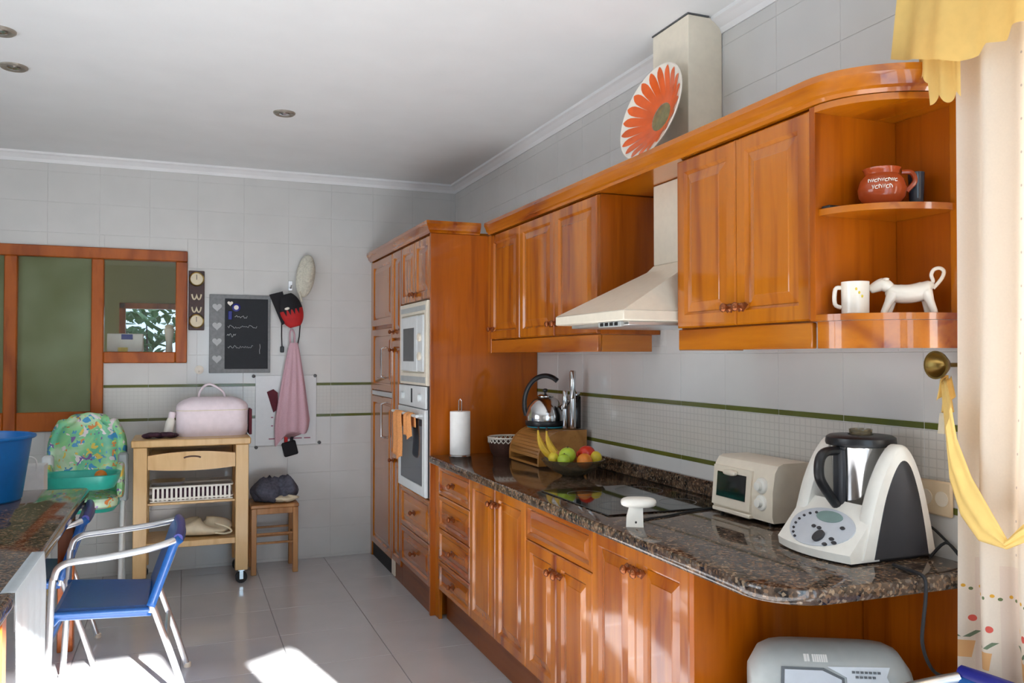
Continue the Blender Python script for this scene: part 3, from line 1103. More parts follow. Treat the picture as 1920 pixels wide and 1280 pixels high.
t = thing('flue_box', 'cream boxed flue rising from the wall cabinets to the ceiling', 'flue', (1.88, 2.81, 2.222))
obj('box', MB().box(FX, xw, FY0, FY1, 2.178, ZC - .006, .002), 'cream', t, smooth=False)
obj('cap_strip', MB().box(FX - .003, xw - .06, FY0 - .003, FY1 + .003, ZC - .0058, ZC - .0005), 'darkgrey', t, smooth=False)

# ------------------------------------------------------------------ appliances in the tall housing
t = thing('microwave', 'white built-in microwave above the oven', 'microwave', (TF, 4.86, 1.287))
y0, y1, z0, z1 = 4.548, 5.172, 1.287, 1.778
obj('trim_frame', MB().rects((y0 + y1) / 2, (z0 + z1) / 2, [((y1 - y0) / 2, (z1 - z0) / 2, TF + .03), ((y1 - y0) / 2, (z1 - z0) / 2, TF - .008), ((y1 - y0) / 2 - .008, (z1 - z0) / 2 - .008, TF - .012), ((y1 - y0) / 2 - .05, (z1 - z0) / 2 - .07, TF - .012), ((y1 - y0) / 2 - .055, (z1 - z0) / 2 - .075, TF - .002)]), 'cream', t, ang=20)
d = obj('door', MB().box(TF - .020, TF - .003, y0 + .19, y1 - .06, z0 + .08, z1 - .08, .006), 'oven_white', t)
obj('window', MB().box(TF - .0215, TF - .0195, y0 + .25, y1 - .12, z0 + .14, z1 - .15, .001), 'darkgrey', d, smooth=False)
cp_ = obj('control_panel', MB().box(TF - .018, TF - .003, y0 + .062, y0 + .185, z0 + .08, z1 - .08, .005), 'oven_white', t)
obj('dial', MB().lathe([(.024, .002), (.024, -.012), (.018, -.016), (.002, -.017)], (TF - .018, y0 + .12, z0 + .17), 20, 'x'), 'warmwhite', cp_)
obj('dial', MB().lathe([(.024, .002), (.024, -.012), (.018, -.016), (.002, -.017)], (TF - .018, y0 + .12, z0 + .28), 20, 'x'), 'warmwhite', cp_)
vg = obj('vent', MB().box(TF - .014, TF - .011, y0 + .03, y1 - .03, z1 - .055, z1 - .025, .001), 'silver', t, smooth=False)
vg = obj('vent', MB().box(TF - .014, TF - .011, y0 + .03, y1 - .03, z0 + .015, z0 + .05, .001), 'silver', t, smooth=False)

t = thing('oven', 'white built-in oven with dark glass door and cloths on its rail', 'oven', (TF, 4.86, .65))
z0, z1 = .652, 1.282
obj('body', MB().box(TF - .004, TF + .29, y0 + .006, y1 - .006, z0, z1, .002), 'darkgrey', t, smooth=False)
cp_ = obj('control_panel', MB().box(TF - .018, TF - .0045, y0, y1, 1.155, z1, .004), 'oven_white', t)
obj('display', MB().box(TF - .0195, TF - .0175, ym - .02, ym + .01, 1.18, 1.265, .001), 'slate', cp_, smooth=False)
for yy in (4.66, 5.05):
    obj('dial', MB().lathe([(.022, .002), (.022, -.016), (.016, -.02), (.002, -.021)], (TF - .018, yy, 1.215), 18, 'x'), 'oven_white', cp_)
d = obj('door', MB().rects(ym, (z0 + 1.15) / 2, [((y1 - y0) / 2, (1.15 - z0) / 2, TF - .0045), ((y1 - y0) / 2, (1.15 - z0) / 2, TF - .018), ((y1 - y0) / 2 - .004, (1.15 - z0) / 2 - .004, TF - .022), ((y1 - y0) / 2 - .06, (1.15 - z0) / 2 - .055, TF - .022), ((y1 - y0) / 2 - .062, (1.15 - z0) / 2 - .057, TF - .018)]), 'oven_white', t, ang=20)
obj('window', MB().box(TF - .0205, TF - .0178, y0 + .063, y1 - .063, z0 + .058, 1.15 - .058, .001), 'glass_dark', d, smooth=False)
hb = MB().tube([(TF - .02, 4.60, 1.115), (TF - .06, 4.60, 1.115), (TF - .062, 4.605, 1.115), (TF - .062, 5.115, 1.115), (TF - .06, 5.12, 1.115), (TF - .02, 5.12, 1.115)], .009, 8)
obj('handle', hb, 'oven_white', d)


def towel(name, label, yc, wid, front_len, back_len, mat, seed):
    t = thing(name, label, 'towel', (TF - .062, yc, 1.0), 'cloths on the oven rail')
    rnd = random.Random(seed)
    ph = rnd.uniform(0, 6)
    n = 22
    def fn(u, v):
        s = v * (front_len + back_len + .036)
        y = yc + (u - .5) * wid * (1 - .25 * math.sin(PI * min(1, s / (front_len + .04))) ** 3 * 0 + .18 * (abs(s - back_len) / max(front_len, .1)) - .1)
        rip = .006 * math.sin(u * 9 + ph) * min(1, abs(s - back_len) / .05)
        r = .0135
        if s < back_len:
            return (TF - .062 + r + rip * .3, y, 1.115 - (back_len - s))
        if s < back_len + .036:
            a = (s - back_len) / .036 * PI
            return (TF - .062 + r * math.cos(a), y, 1.115 + r * math.sin(a))
        q = s - back_len - .036
        return (TF - .062 - r + rip - .004, y + .01 * math.sin(q * 20 + ph), 1.115 - q + .012 * math.sin(u * 7 + ph) * (q / front_len))
    o = obj('cloth', MB().sheet(fn, 14, n), mat, t, solid=.005)
    return t


towel('tea_towel', 'long orange tea towel hanging over the oven rail', 4.96, .17, .27, .08, 'orange_cloth', 3)
towel('oven_cloth', 'short orange cloth bunched on the oven rail', 4.72, .13, .13, .07, 'orange_cloth', 8)

# ------------------------------------------------------------------ things on the worktop
t = thing('paper_towel_holder', 'white kitchen roll on an upright stand beside the oven housing', 'paper towel', (1.44, 4.40, CT))
c = (1.44, 4.40, CT)
obj('base', MB().lathe([(.062, 0), (.064, .004), (.06, .009), (.01, .010)], c, 28), 'chrome', t)
obj('paper_roll', MB().lathe([(.02, .011), (.056, .011), (.057, .014), (.057, .247), (.056, .250), (.02, .250)], c, 32), 'paper', t)
rod = MB()
for dx in (-.008, .008):
    rod.tube([(c[0] + dx, c[1], CT + .01), (c[0] + dx, c[1], CT + .31)], .003, 8)
rod.tube([(c[0] - .008, c[1], CT + .309), (c[0], c[1], CT + .319), (c[0] + .008, c[1], CT + .309)], .003, 8)
obj('rod', rod, 'chrome', t)

t = thing('wicker_basket', 'dark wicker basket with pale laced rim beside the kitchen roll', 'basket', (1.715, 4.37, CT))
c = (1.715, 4.37, CT)
obj('body', MB().lathe([(.085, 0), (.100, .02), (.112, .075), (.104, .075), (.092, .02), (.02, .008)], c, 28), 'brownweave', t)
obj('rim', MB().tube([(c[0] + .113 * math.cos(a), c[1] + .113 * math.sin(a), CT + .10) for a in [2 * PI * k / 28 for k in range(28)]], .005, 8, True), 'porcelain', t)
lc = MB()
for k in range(26):
    a, b = 2 * PI * k / 26, 2 * PI * (k + 1) / 26
    for p, q in ((a, b), (b, a)):
        lc.tube([(c[0] + .112 * math.cos(p), c[1] + .112 * math.sin(p), CT + .072), (c[0] + .113 * math.cos(q), c[1] + .113 * math.sin(q), CT + .10)], .003, 5)
obj('lacing', lc, 'porcelain', t)

# bread box with roll-top slats
BX0, BX1, BY0, BY1, BH = 1.655, 1.925, 3.80, 4.20, .18
t = thing('bread_box', 'bamboo roll-top bread box under the kettle', 'bread box', ((BX0 + BX1) / 2, 4.0, CT))
def brprof(d):
    pts = [(BX1, CT + .004), (BX0 + d, CT + .004), (BX0 + d, CT + .04)]
    for k in range(1, 13):
        a = PI / 2 * k / 12
        pts.append((BX0 + d + (.15 - d) * (1 - math.cos(a)), CT + .04 + (BH - .04 - d) * math.sin(a)))
    pts.append((BX1, CT + BH - d))
    return pts
obj('end_board', MB().prism(brprof(0), BY0, BY0 + .014, 'y'), 'bamboo', t, ang=30)
obj('end_board', MB().prism(brprof(0), BY1 - .014, BY1, 'y'), 'bamboo', t, ang=30)
pp = brprof(.004)
obj('back_board', MB().box(BX1 - .012, BX1, BY0 + .0145, BY1 - .0145, CT + .004, CT + BH - .002), 'bamboo', t, smooth=False)
obj('bottom_board', MB().box(BX0 + .006, BX1 - .0125, BY0 + .0145, BY1 - .0145, CT + .001, CT + .012), 'bamboo', t, smooth=False)
seg = []
q = pp[2:]
for k in range(len(q) - 1):
    a, b = Vector(q[k]), Vector(q[k + 1])
    n = max(1, round((b - a).length / .016))
    for i in range(n):
        seg.append((a + (b - a) * (i / n), a + (b - a) * ((i + 1) / n)))
for a, b in seg:
    d = (b - a).normalized(); nn = Vector((d.y, -d.x)) * .006
    p0, p1 = a + d * .0006, b - d * .0006
    obj('slat', MB().prism([tuple(p0), tuple(p0 + (p1 - p0) * .15 - nn * .3), tuple(p1 - (p1 - p0) * .15 - nn * .3), tuple(p1), tuple(p1 + nn), tuple(p0 + nn)], BY0 + .0145, BY1 - .0145, 'y'), 'bamboo', t, smooth=False)
BT = CT + BH + .0025

mt_ = tag(obj('trivet_mat', MB().lathe([(.105, 0), (.107, .002), (.105, .005), (.01, .005)], (1.80, 4.02, BT), 28), 'bluemat'), 'turquoise mat under the kettle on the bread box', 'mat')
t = thing('kettle', 'polished steel whistling kettle with black arched handle', 'kettle', (1.795, 4.03, BT + .005))
c = (1.795, 4.03, BT + .005)
obj('body', MB().lathe([(.02, .012), (.100, .012), (.104, .030), (.103, .06), (.092, .10), (.070, .135), (.045, .152), (.038, .154)], c, 36), 'chrome', t)
obj('base_band', MB().lathe([(.09, 0), (.103, .002), (.106, .012), (.106, .028), (.1045, .030), (.09, .004)], c, 36), 'black', t)
l = obj('lid', MB().lathe([(.044, .1535), (.044, .158), (.03, .166), (.004, .168)], c, 24), 'chrome', t)
obj('knob', MB().lathe([(.006, .168), (.006, .178), (.014, .184), (.014, .192), (.008, .197), (.001, .198)], c, 16), 'black', l)
hp = []
e1 = Vector((.8, -.6, 0))
for k in range(15):
    a = R(205 - 150 * k / 14)
    hp.append(Vector(c) + e1 * (.115 * math.cos(a)) + Vector((0, 0, .115 + .150 * math.sin(a))))
obj('handle', MB().tube(hp, .012, 10, flat=1.3), 'black', t)
obj('spout', MB().tube([Vector(c) + e1 * .085 + Vector((0, 0, .085)), Vector(c) + e1 * .115 + Vector((0, 0, .115)), Vector(c) + e1 * .13 + Vector((0, 0, .135))], [.022, .016, .014], 14), 'chrome', t)

for nm, lab, x, y, h, r in (('pepper_mill', 'tall slim chrome mill standing on the bread box', 1.868, 3.845, .30, .016), ('salt_mill', 'short slim chrome mill beside the tall one', 1.843, 3.885, .195, .014)):
    t = thing(nm, lab, 'mill', (x, y, BT), 'chrome mills')
    obj('tube', MB().lathe([(r, 0), (r + .001, .003), (r, h * .5), (r, h * .52)], (x, y, BT), 18), 'chrome', t)
    obj('cap', MB().lathe([(r * .9, h * .5205), (r, h * .53), (r, h * .98), (r * .8, h), (.001, h)], (x, y, BT), 18), 'chrome', t)
t = thing('canister', 'dark glass canister behind the kettle on the bread box', 'canister', (1.903, 3.885, BT))
obj('body', MB().lathe([(.027, 0), (.028, .005), (.028, .16), (.022, .17), (.001, .171)], (1.903, 3.885, BT), 20), 'glass_black', t)
obj('lid', MB().lathe([(.024, .1715), (.024, .185), (.02, .19), (.001, .19)], (1.903, 3.885, BT), 20), 'chrome', t)

# fruit bowl
c = Vector((1.70, 3.50, CT))
t = thing('fruit_bowl', 'smoky glass fruit bowl in front of the bread box', 'bowl', c)
obj('bowl', MB().lathe([(.05, 0), (.055, .004), (.09, .02), (.13, .05), (.150, .075), (.146, .077), (.125, .052), (.085, .025), (.04, .010), (.001, .009)], c, 40), 'bowlglass', t)


def fruit(name, label, dx, dy, dz, r, mat, squash=1.0, stem=True, ):
    p = c + Vector((dx, dy, dz))
    t = thing(name, label, 'fruit', (p.x, p.y, p.z - r * squash))
    prof = [(.001, -r * squash * .92)]
    for k in range(1, 12):
        a = -PI / 2 + PI * k / 12
        prof.append((r * math.cos(a), r * squash * math.sin(a)))
    prof += [(r * .12, r * squash * .93), (.001, r * squash * .86)]
    obj('flesh', MB().lathe(prof, p, 20), mat, t)
    if stem:
        obj('stem', MB().tube([p + Vector((0, 0, r * squash * .85)), p + Vector((.003, 0, r * squash * 1.12))], .0025, 6), 'darkwood', t)
    return t


fruit('green_apple', 'bright green apple at the middle of the fruit bowl', -.045, -.035, .098, .040, 'apple', .92)
fruit('green_apple', 'smaller green apple tucked below the bright green one', -.078, -.066, .082, .030, 'apple', .92)
fruit('tomato', 'shiny red tomato on top at the wall side of the bowl', .055, -.035, .105, .040, 'tomato', .85)
fruit('tomato', 'red tomato half hidden behind the shiny one', .075, .04, .085, .036, 'tomato', .85)
fruit('orange', 'orange at the rim below the red tomato', .015, -.092, .075, .036, 'orangefruit', 1, False)
fruit('orange', 'yellowish orange at the wall end of the bowl', .082, -.070, .086, .030, 'lemon', 1, False)
fruit('onion', 'brown onion between bananas and green apple', -.052, .028, .085, .031, 'onion', .9)
fruit('lemon', 'yellow lemon between the bananas and the onion', -.098, .002, .084, .026, 'lemon', 1.0, False)
fruit('onion', 'small brown onion low in the fruit bowl centre', .0, .02, .06, .038, 'onion', .9)
for k, (lab, off) in enumerate((('ripe banana curving up over the bowl rim', 0), ('second banana lying along the first', .042))):
    t = thing('banana', lab, 'fruit', c + Vector((-.10, .09 - off, .08)))
    pth = []
    for i in range(11):
        a = R(-20 + 110 * i / 10)
        pth.append(c + Vector((-.062 - .075 * math.sin(a) * .9 + off * .6, .065 - off + .045 * math.sin(a), .15 - .085 * math.cos(a) + .0 + .055 * (i / 10))))
    rr_ = [.004, .012, .016, .018, .018, .018, .017, .015, .011, .006, .004]
    obj('peel', MB().tube(pth, rr_, 8), 'banana', t)
    obj('stalk', MB().tube([pth[-1], pth[-1] + Vector((.004, .004, .014))], .005, 6), 'brownweave', t)

# hob
t = thing('induction_hob', 'flat black glass hob let into the worktop under the hood', 'hob', (1.63, 2.83, CT))
obj('glass', MB().box(1.37, 1.87, 2.54, 3.12, CT + .0003, CT + .006, .003), 'glass_black', t, smooth=False)
for (x, y, r) in ((1.50, 2.68, .09), (1.50, 2.97, .075), (1.74, 2.68, .07), (1.74, 2.97, .10)):
    obj('cooking_zone', MB().lathe([(r - .002, .0060), (r - .002, .0064), (r, .0064), (r, .0060)], (x, y, CT), 40, cap=False), 'darkgrey', t)

# small white folding device
t = thing('tabletop_gadget', 'small white tilting gadget standing on the worktop before the hob', 'gadget', (1.375, 2.37, CT))
c = (1.375, 2.37, CT)
rot = Matrix.Rotation(R(-30), 3, 'Z')
obj('foot', MB().rings([[Vector(c) + rot @ Vector(p) for p in ((-.028, -.02, 0), (.028, -.02, 0), (.028, .02, 0), (-.028, .02, 0))],
                        [Vector(c) + rot @ Vector(p) for p in ((-.027, -.019, .03), (.027, -.019, .03), (.027, .018, .03), (-.027, .018, .03))],
                        [Vector(c) + rot @ Vector(p) for p in ((-.018, -.012, .065), (.026, -.012, .065), (.026, .014, .065), (-.018, .014, .065))]]), 'whiteplastic', t, ang=50)
obj('head', MB().ell(Vector(c) + rot @ Vector((.012, 0, .078)), (.058, .034, .017), 24, 10, .7, rot), 'whiteplastic', t)
obj('button', MB().ell(Vector(c) + rot @ Vector((.004, -.0195, .016)), (.004, .002, .004), 10, 6), 'black', t)
cb = MB().tube([(1.40, 2.40, CT + .004), (1.46, 2.44, CT + .004), (1.55, 2.46, CT + .004), (1.66, 2.50, CT + .004), (1.75, 2.52, CT + .004), (1.86, 2.53, CT + .005), (1.91, 2.50, CT + .02)], .0038, 6)
tag(obj('power_cord', cb, 'rubber'), 'black cord lying on the worktop behind the white gadget', 'cord')

# toaster oven
t = thing('toaster_oven', 'small cream toaster oven with dark window and two dials', 'toaster oven', (1.855, 2.335, CT))
tx0, tx1, ty0, ty1, tz0, tz1 = 1.765, 1.925, 2.17, 2.49, CT + .014, CT + .205
prof = [(tx0 + .006, tz0), (tx0, tz0 + .02), (tx0 + .002, tz0 + .10), (tx0 + .012, tz1 - .03), (tx0 + .026, tz1 - .008), (tx0 + .045, tz1), (tx1 - .01, tz1), (tx1, tz1 - .01), (tx1, tz0)]
obj('body', MB().prism(prof, ty0, ty1, 'y'), 'warmwhite', t, ang=30)
d = obj('door', MB().rings([[(tx0 - .010, a, tz0 + .02), (tx0 - .010, b, tz0 + .02), (tx0 + .002, b, tz1 - .035), (tx0 + .002, a, tz1 - .035)] for a, b in ((ty0 + .105, ty1 - .006),)] +
                           [[(tx0 + .004, a, tz0 + .02), (tx0 + .004, b, tz0 + .02), (tx0 + .014, b, tz1 - .035), (tx0 + .014, a, tz1 - .035)] for a, b in ((ty0 + .105, ty1 - .006),)]), 'warmwhite', t, ang=30)
obj('window', MB().rings([[(tx0 - .0085, ty0 + .13, tz0 + .05), (tx0 - .0085, ty1 - .03, tz0 + .05), (tx0 - .001, ty1 - .03, tz1 - .055), (tx0 - .001, ty0 + .13, tz1 - .055)],
                          [(tx0 - .0100, ty0 + .132, tz0 + .052), (tx0 - .0100, ty1 - .032, tz0 + .052), (tx0 - .003, ty1 - .032, tz1 - .057), (tx0 - .003, ty0 + .132, tz1 - .057)]]), 'glass_black', d, smooth=False)
obj('handle', MB().ell((tx0 - .008, (ty0 + ty1) / 2 + .05, tz1 - .052), (.012, .035, .010), 16, 8, .7), 'warmwhite', d)
for z in (tz0 + .115, tz0 + .06):
    k = obj('dial', MB().lathe([(.027, .008), (.027, .0), (.024, -.004), (.015, -.006), (.014, -.018), (.002, -.019)], (tx0 - .001, ty0 + .055, z), 24, 'x'), 'whiteplastic', t)
obj('crumb_tray', MB().box(tx0 - .012, tx0 + .02, ty0 + .105, ty1 - .01, tz0 - .002, tz0 + .012, .003), 'warmwhite', t)
for y in (ty0 + .03, ty1 - .03):
    for x in (tx0 + .02, tx1 - .02):
        obj('foot', MB().lathe([(.008, 0), (.010, .016)], (x, y, CT), 10), 'black', t)

# food processor
PX0, PX1, PY0, PY1 = 1.615, 1.935, 1.695, 1.985
t = thing('food_processor', 'white food processor with steel jug and grey keypad console', 'food processor', (1.78, 1.84, CT))
obj('base', MB().box(PX0 + .03, PX1 - .01, PY0 + .012, PY1 - .012, CT, CT + .012, .003), 'black', t)


def arch(x0, x1, h, n=24, zb=CT + .012):
    """tall rounded arch outline in x,z"""
    pts = []
    ctrl = [(x0, 0.0), (x0 + (x1 - x0) * .10, h * .30), (x0 + (x1 - x0) * .22, h * .62), (x0 + (x1 - x0) * .38, h * .88), (x0 + (x1 - x0) * .53, h * 1.0), (x0 + (x1 - x0) * .68, h * .93), (x0 + (x1 - x0) * .82, h * .66), (x0 + (x1 - x0) * .93, h * .30), (x1, 0.0)]
    # Catmull-Rom through control points
    P = [Vector(p) for p in ctrl]
    P = [P[0] * 2 - P[1]] + P + [P[-1] * 2 - P[-2]]
    for i in range(1, len(P) - 2):
        for k in range(4):
            u = k / 4
            a, b, c2, d2 = P[i - 1], P[i], P[i + 1], P[i + 2]
            q = .5 * ((2 * b) + (c2 - a) * u + (2 * a - 5 * b + 4 * c2 - d2) * u * u + (3 * b - a - 3 * c2 + d2) * u ** 3)
            pts.append((q.x, zb + q.y))
    pts.append((ctrl[-1][0], zb))
    return pts


AO = arch(PX0 + .055, PX1, .300)
AI = arch(PX0 + .095, PX1 - .028, .262)
for ya, yb, side in ((PY0, PY0 + .045, -1), (PY1 - .045, PY1, 1)):
    k = .006
    cxm = (PX0 + .055 + PX1) / 2
    def sc2(pts, f):
        return [(cxm + (x - cxm) * f, CT + .012 + (z - CT - .012) * f) for x, z in pts]
    ar = MB().rings([[(x, y, z) for x, z in pts] for pts, y in ((sc2(AO, .97), ya), (AO, ya + .008), (AO, yb - .008), (sc2(AO, .97), yb))])
    a_ = obj('side_arch', ar, 'whiteplastic', t, ang=50)
    yy = ya - .002 if side < 0 else yb + .002
    obj('side_cover', MB().rings([[(x, yy, z) for x, z in sc2(AI, .97)], [(x, yy - side * .004, z) for x, z in AI]]), 'charcoal', a_, ang=50)
# saddle between arches and sloped console in front
sad = [(PX0 + .10, CT + .012), (PX0 + .10, CT + .10), (PX0 + .13, CT + .115), (PX0 + .18, CT + .09), (PX1 - .03, CT + .09), (PX1 - .03, CT + .012)]
obj('saddle', MB().prism(sad, PY0 + .0455, PY1 - .0455, 'y'), 'whiteplastic', t, ang=50)
nose = []
for k in range(33):
    u = k / 32
    yy = PY0 + .004 + (PY1 - PY0 - .008) * u
    bulge = .03 * (1 - (2 * u - 1) ** 2)
    nose.append([(PX0 + .02 - bulge, yy, CT + .006), (PX0 + .016 - bulge, yy, CT + .028), (PX0 + .118, yy, CT + .145), (PX0 + .118, yy, CT + .006)])
obj('console_body', MB().rings(nose), 'whiteplastic', t, ang=50)


def con(u, v, off):
    """point on the console face: u along y 0..1, v up the slope 0..1"""
    yy = PY0 + .004 + (PY1 - PY0 - .008) * u
    bulge = .03 * (1 - (2 * u - 1) ** 2)
    p0 = Vector((PX0 + .016 - bulge, yy, CT + .028)); p1 = Vector((PX0 + .118, yy, CT + .145))
    n = Vector((-.117, 0, .102)).normalized()
    return p0 + (p1 - p0) * v + n * off


def con_disc(cu, cv, ru, rv, off0, off1, n=24):
    rg_ = [[con(cu + ru * f_ * math.cos(2 * PI * k / n), cv + rv * f_ * math.sin(2 * PI * k / n), o_) for k in range(n)] for f_, o_ in ((1, off0), (1, off1), (.75, off1), (.5, off1), (.25, off1), (.05, off1))]
    return MB().rings(rg_)


cf = obj('keypad', con_disc(.50, .42, .42, .38, -.002, .0025, 36), 'console', t)
obj('display', con_disc(.46, .64, .17, .11, .002, .0045), 'lcd', cf)
for k in range(8):
    a = R(110 + 130 * k / 7)
    obj('key', con_disc(.66 - .26 * math.cos(a) - .10, .38 + .30 * math.sin(a), .016, .022, .002, .0060, 10), 'charcoal', cf)
for (u, v) in ((.55, .40), (.47, .39), (.22, .48), (.20, .18), (.28, .12), (.25, .24)):
    obj('key', con_disc(u, v, .026, .030, .002, .0060, 12), 'charcoal', cf)
obj('dial', con_disc(.40, .24, .055, .11, .001, .010, 20), 'charcoal', cf)
jc = (PX0 + .195, (PY0 + PY1) / 2, CT)
j = obj('jug', MB().lathe([(.05, .094), (.066, .10), (.072, .13), (.080, .295), (.082, .300), (.078, .300), (.07, .12), (.01, .11)], jc, 36), 'chrome', t)
lid = obj('lid', MB().lathe([(.083, .298), (.094, .301), (.096, .308), (.094, .322), (.085, .328), (.035, .330), (.035, .322), (.02, .322)], jc, 36), 'black', t)
obj('measuring_cup', MB().lathe([(.03, .3225), (.032, .345), (.028, .346), (.026, .326)], jc, 20), 'bowlglass', lid)
hx = jc[0] - .080
hp = [(hx + .004, jc[1], CT + .285), (hx - .045, jc[1], CT + .285), (hx - .068, jc[1], CT + .265), (hx - .072, jc[1], CT + .225), (hx - .06, jc[1], CT + .195), (hx - .02, jc[1], CT + .145), (hx + .0, jc[1], CT + .128), (hx + .012, jc[1], CT + .14)]
obj('handle', MB().tube(hp, .013, 10, flat=1.2), 'black', j)
obj('handle_spine', MB().box(hx - .012, hx + .014, jc[1] - .018, jc[1] + .018, CT + .125, CT + .295, .008), 'charcoal', j)

# wall socket, its leads, cord down the end
t = thing('wall_socket', 'cream double wall socket behind the food processor', 'socket', (XW - .009, 1.71, 1.01))
obj('plate', MB().box(XW - .020, XW - .0078, 1.655, 1.765, 1.012, 1.108, .005), 'socket', t)
for y in (1.685, 1.737):
    obj('outlet', MB().lathe([(.019, -.014), (.021, -.0145), (.021, -.012), (.017, -.010), (.002, -.010)], (XW - .0075, y, 1.06), 20, 'x'), 'warmwhite', t)
tag(obj('appliance_lead', MB().tube([(1.93, 1.78, CT + .05), (1.94, 1.73, CT + .08), (1.943, 1.68, CT + .055), (1.94, 1.63, CT + .02), (1.92, 1.60, CT + .006)], .004, 6), 'rubber'), 'upper black lead looping down from the food processor', 'cord')
tag(obj('appliance_lead', MB().tube([(1.90, 1.685, CT + .006), (1.915, 1.65, CT + .05), (1.925, 1.62, CT + .03), (1.92, 1.585, CT + .006)], .004, 6), 'rubber'), 'lower black lead behind the food processor', 'cord')
tag(obj('hanging_cord', MB().tube([(1.74, 1.66, CT + .006), (1.73, 1.58, CT + .006), (1.72, 1.549, CT + .005), (1.718, 1.538, CT - .008), (1.716, 1.537, CT - .05), (1.712, 1.54, CT - .10), (1.718, 1.55, CT - .16), (1.75, 1.56, CT - .22), (1.80, 1.57, CT - .26), (1.90, 1.59, CT - .28)], .0045, 6), 'rubber'), 'black cord hanging over the worktop end', 'cord')

# radio on the shelf below
t = thing('radio', 'silver portable radio player on the shelf under the worktop', 'radio', (1.61, 1.75, .4775))
vd = Vector((.47, .88, 0)).normalized(); wd_ = Vector((vd.y, -vd.x, 0))
rm = Matrix((wd_, vd, Vector((0, 0, 1)))).transposed()
rc = Vector((1.60, 1.745, .4775))
def RB(mb):
    return mb.xf(Matrix.Translation(rc) @ rm.to_4x4())
RPF = [(.075, .004), (.088, .03), (.09, .15), (.078, .195), (.045, .213), (.0, .214), (-.035, .203), (-.062, .178), (-.082, .12), (-.086, .04), (-.072, .004)]
rg = []
for k in range(15):
    u = -1 + 2 * k / 14
    q = max(.10, (1 - abs(u) ** 6)) ** .35
    rg.append([(.205 * u, y * q, .105 + (z - .105) * q) for y, z in RPF])
obj('body', RB(MB().rings(rg)), 'silver', t, ang=40)
def rface(x, s_, off):
    """point on the sloping front: s 0 at the top edge, 1 low on the face"""
    a, b = (Vector((-.035, .203)), Vector((-.062, .178))) if s_ < .25 else (Vector((-.062, .178)), Vector((-.082, .12)))
    f_ = s_ / .25 if s_ < .25 else (s_ - .25) / .75
    p = a.lerp(b, f_)
    n_ = Vector((-.68, .73)) if s_ < .25 else Vector((-.945, .326))
    p = p + n_ * off
    return (x, p.x, p.y)
def rquad(pts, off, base=-.001):
    return RB(MB().rings([[rface(x, q, base) for x, q in pts], [rface(x, q, off) for x, q in pts]]))
obj('cd_door_frame', rquad([(-.135, .34), (-.03, .34), (.02, .62), (.02, 1.0), (-.14, 1.0)], .003), 'darkgrey', t, smooth=False)
obj('cd_door', rquad([(-.128, .42), (-.034, .42), (.012, .67), (.012, 1.0), (-.132, 1.0)], .007), 'console', t, smooth=False)
cpn = obj('control_panel', rquad([(-.02, .30), (.135, .26), (.125, .55), (.14, 1.0), (.026, 1.0), (.026, .60)], .003), 'silver2', t, smooth=False)
for row, (q, n_) in enumerate(((.40, 7), (.54, 5))):
    for k in range(n_):
        x = .040 + row * .008 + k * .0105
        obj('button', rquad([(x, q), (x + .007, q), (x + .007, q + .07), (x, q + .07)], .006, .002), 'darkgrey', cpn, smooth=False)
x = -.075
for k, wv in enumerate((.008, .007, .0, .006, .005, .006, .005, .006, .005, .006)):
    if wv:
        obj('brand_letter', rquad([(x, .06), (x + wv - .0012, .06), (x + wv - .0012, .20), (x, .20)], .0012), 'paper', t, smooth=False)
    x += wv if wv else .006

# ------------------------------------------------------------------ things on the upper shelves
S1z, S0z = 1.864, 1.569
c = (1.80, 1.745, S1z)
t = thing('clay_jug', 'glazed terracotta jug with white lettering on the upper shelf', 'jug', c)
obj('body', MB().lathe([(.035, 0), (.04, .003), (.060, .028), (.064, .05), (.058, .075), (.044, .092), (.046, .102), (.050, .108), (.046, .108), (.04, .094), (.05, .05), (.02, .01)], c, 36), 'clay', t)
obj('handle', MB().tube([(c[0] + .04, c[1] - .03, c[2] + .098), (c[0] + .062, c[1] - .045, c[2] + .095), (c[0] + .068, c[1] - .05, c[2] + .07), (c[0] + .052, c[1] - .036, c[2] + .045)], .007, 8), 'clay', t)
wt_ = MB()
for row, (zz, n, a0) in enumerate(((.064, 9, 195), (.045, 6, 205))):
    for k in range(n):
        a = R(a0 + k * 8)
        r = .0645 if row else .0625
        h = .010 if row else .008
        p0 = Vector((c[0] + r * math.cos(a), c[1] + r * math.sin(a), c[2] + zz))
        tg = Vector((-math.sin(a), math.cos(a), 0)) * .003
        up = Vector((0, 0, h))
        if (k + row) % 3 == 0:
            wt_.tube([p0 - tg, p0 + up - tg, p0 + up * .5 + tg, p0 + tg], .0012, 5)
        elif (k + row) % 3 == 1:
            wt_.tube([p0 - tg + up, p0 - tg * .2, p0 + tg + up], .0012, 5)
        else:
            wt_.tube([p0 + tg + up * .8, p0 - tg + up * .6, p0 - tg, p0 + tg], .0012, 5)
obj('lettering', wt_, 'porcelain', t)
c = (1.895, 1.715, S1z)
t = thing('tumbler', 'narrow dark glass tumbler beside the clay jug', 'glass', c)
obj('body', MB().lathe([(.016, 0), (.018, .003), (.022, .10), (.020, .10), (.016, .008), (.001, .006)], c, 20), 'glass_dark', t)
tag(obj('small_tray', MB().box(1.655, 1.70, 1.79, 1.82, S1z, S1z + .008, .002), 'black'), 'flat black tray at the front of the upper shelf', 'tray')
c = (1.728, 1.772, S0z)
t = thing('mug', 'white mug with pale print on the lower shelf', 'mug', c)
obj('body', MB().lathe([(.033, 0), (.036, .003), (.037, .09), (.034, .09), (.033, .006), (.001, .005)], c, 28), 'porcelain', t)
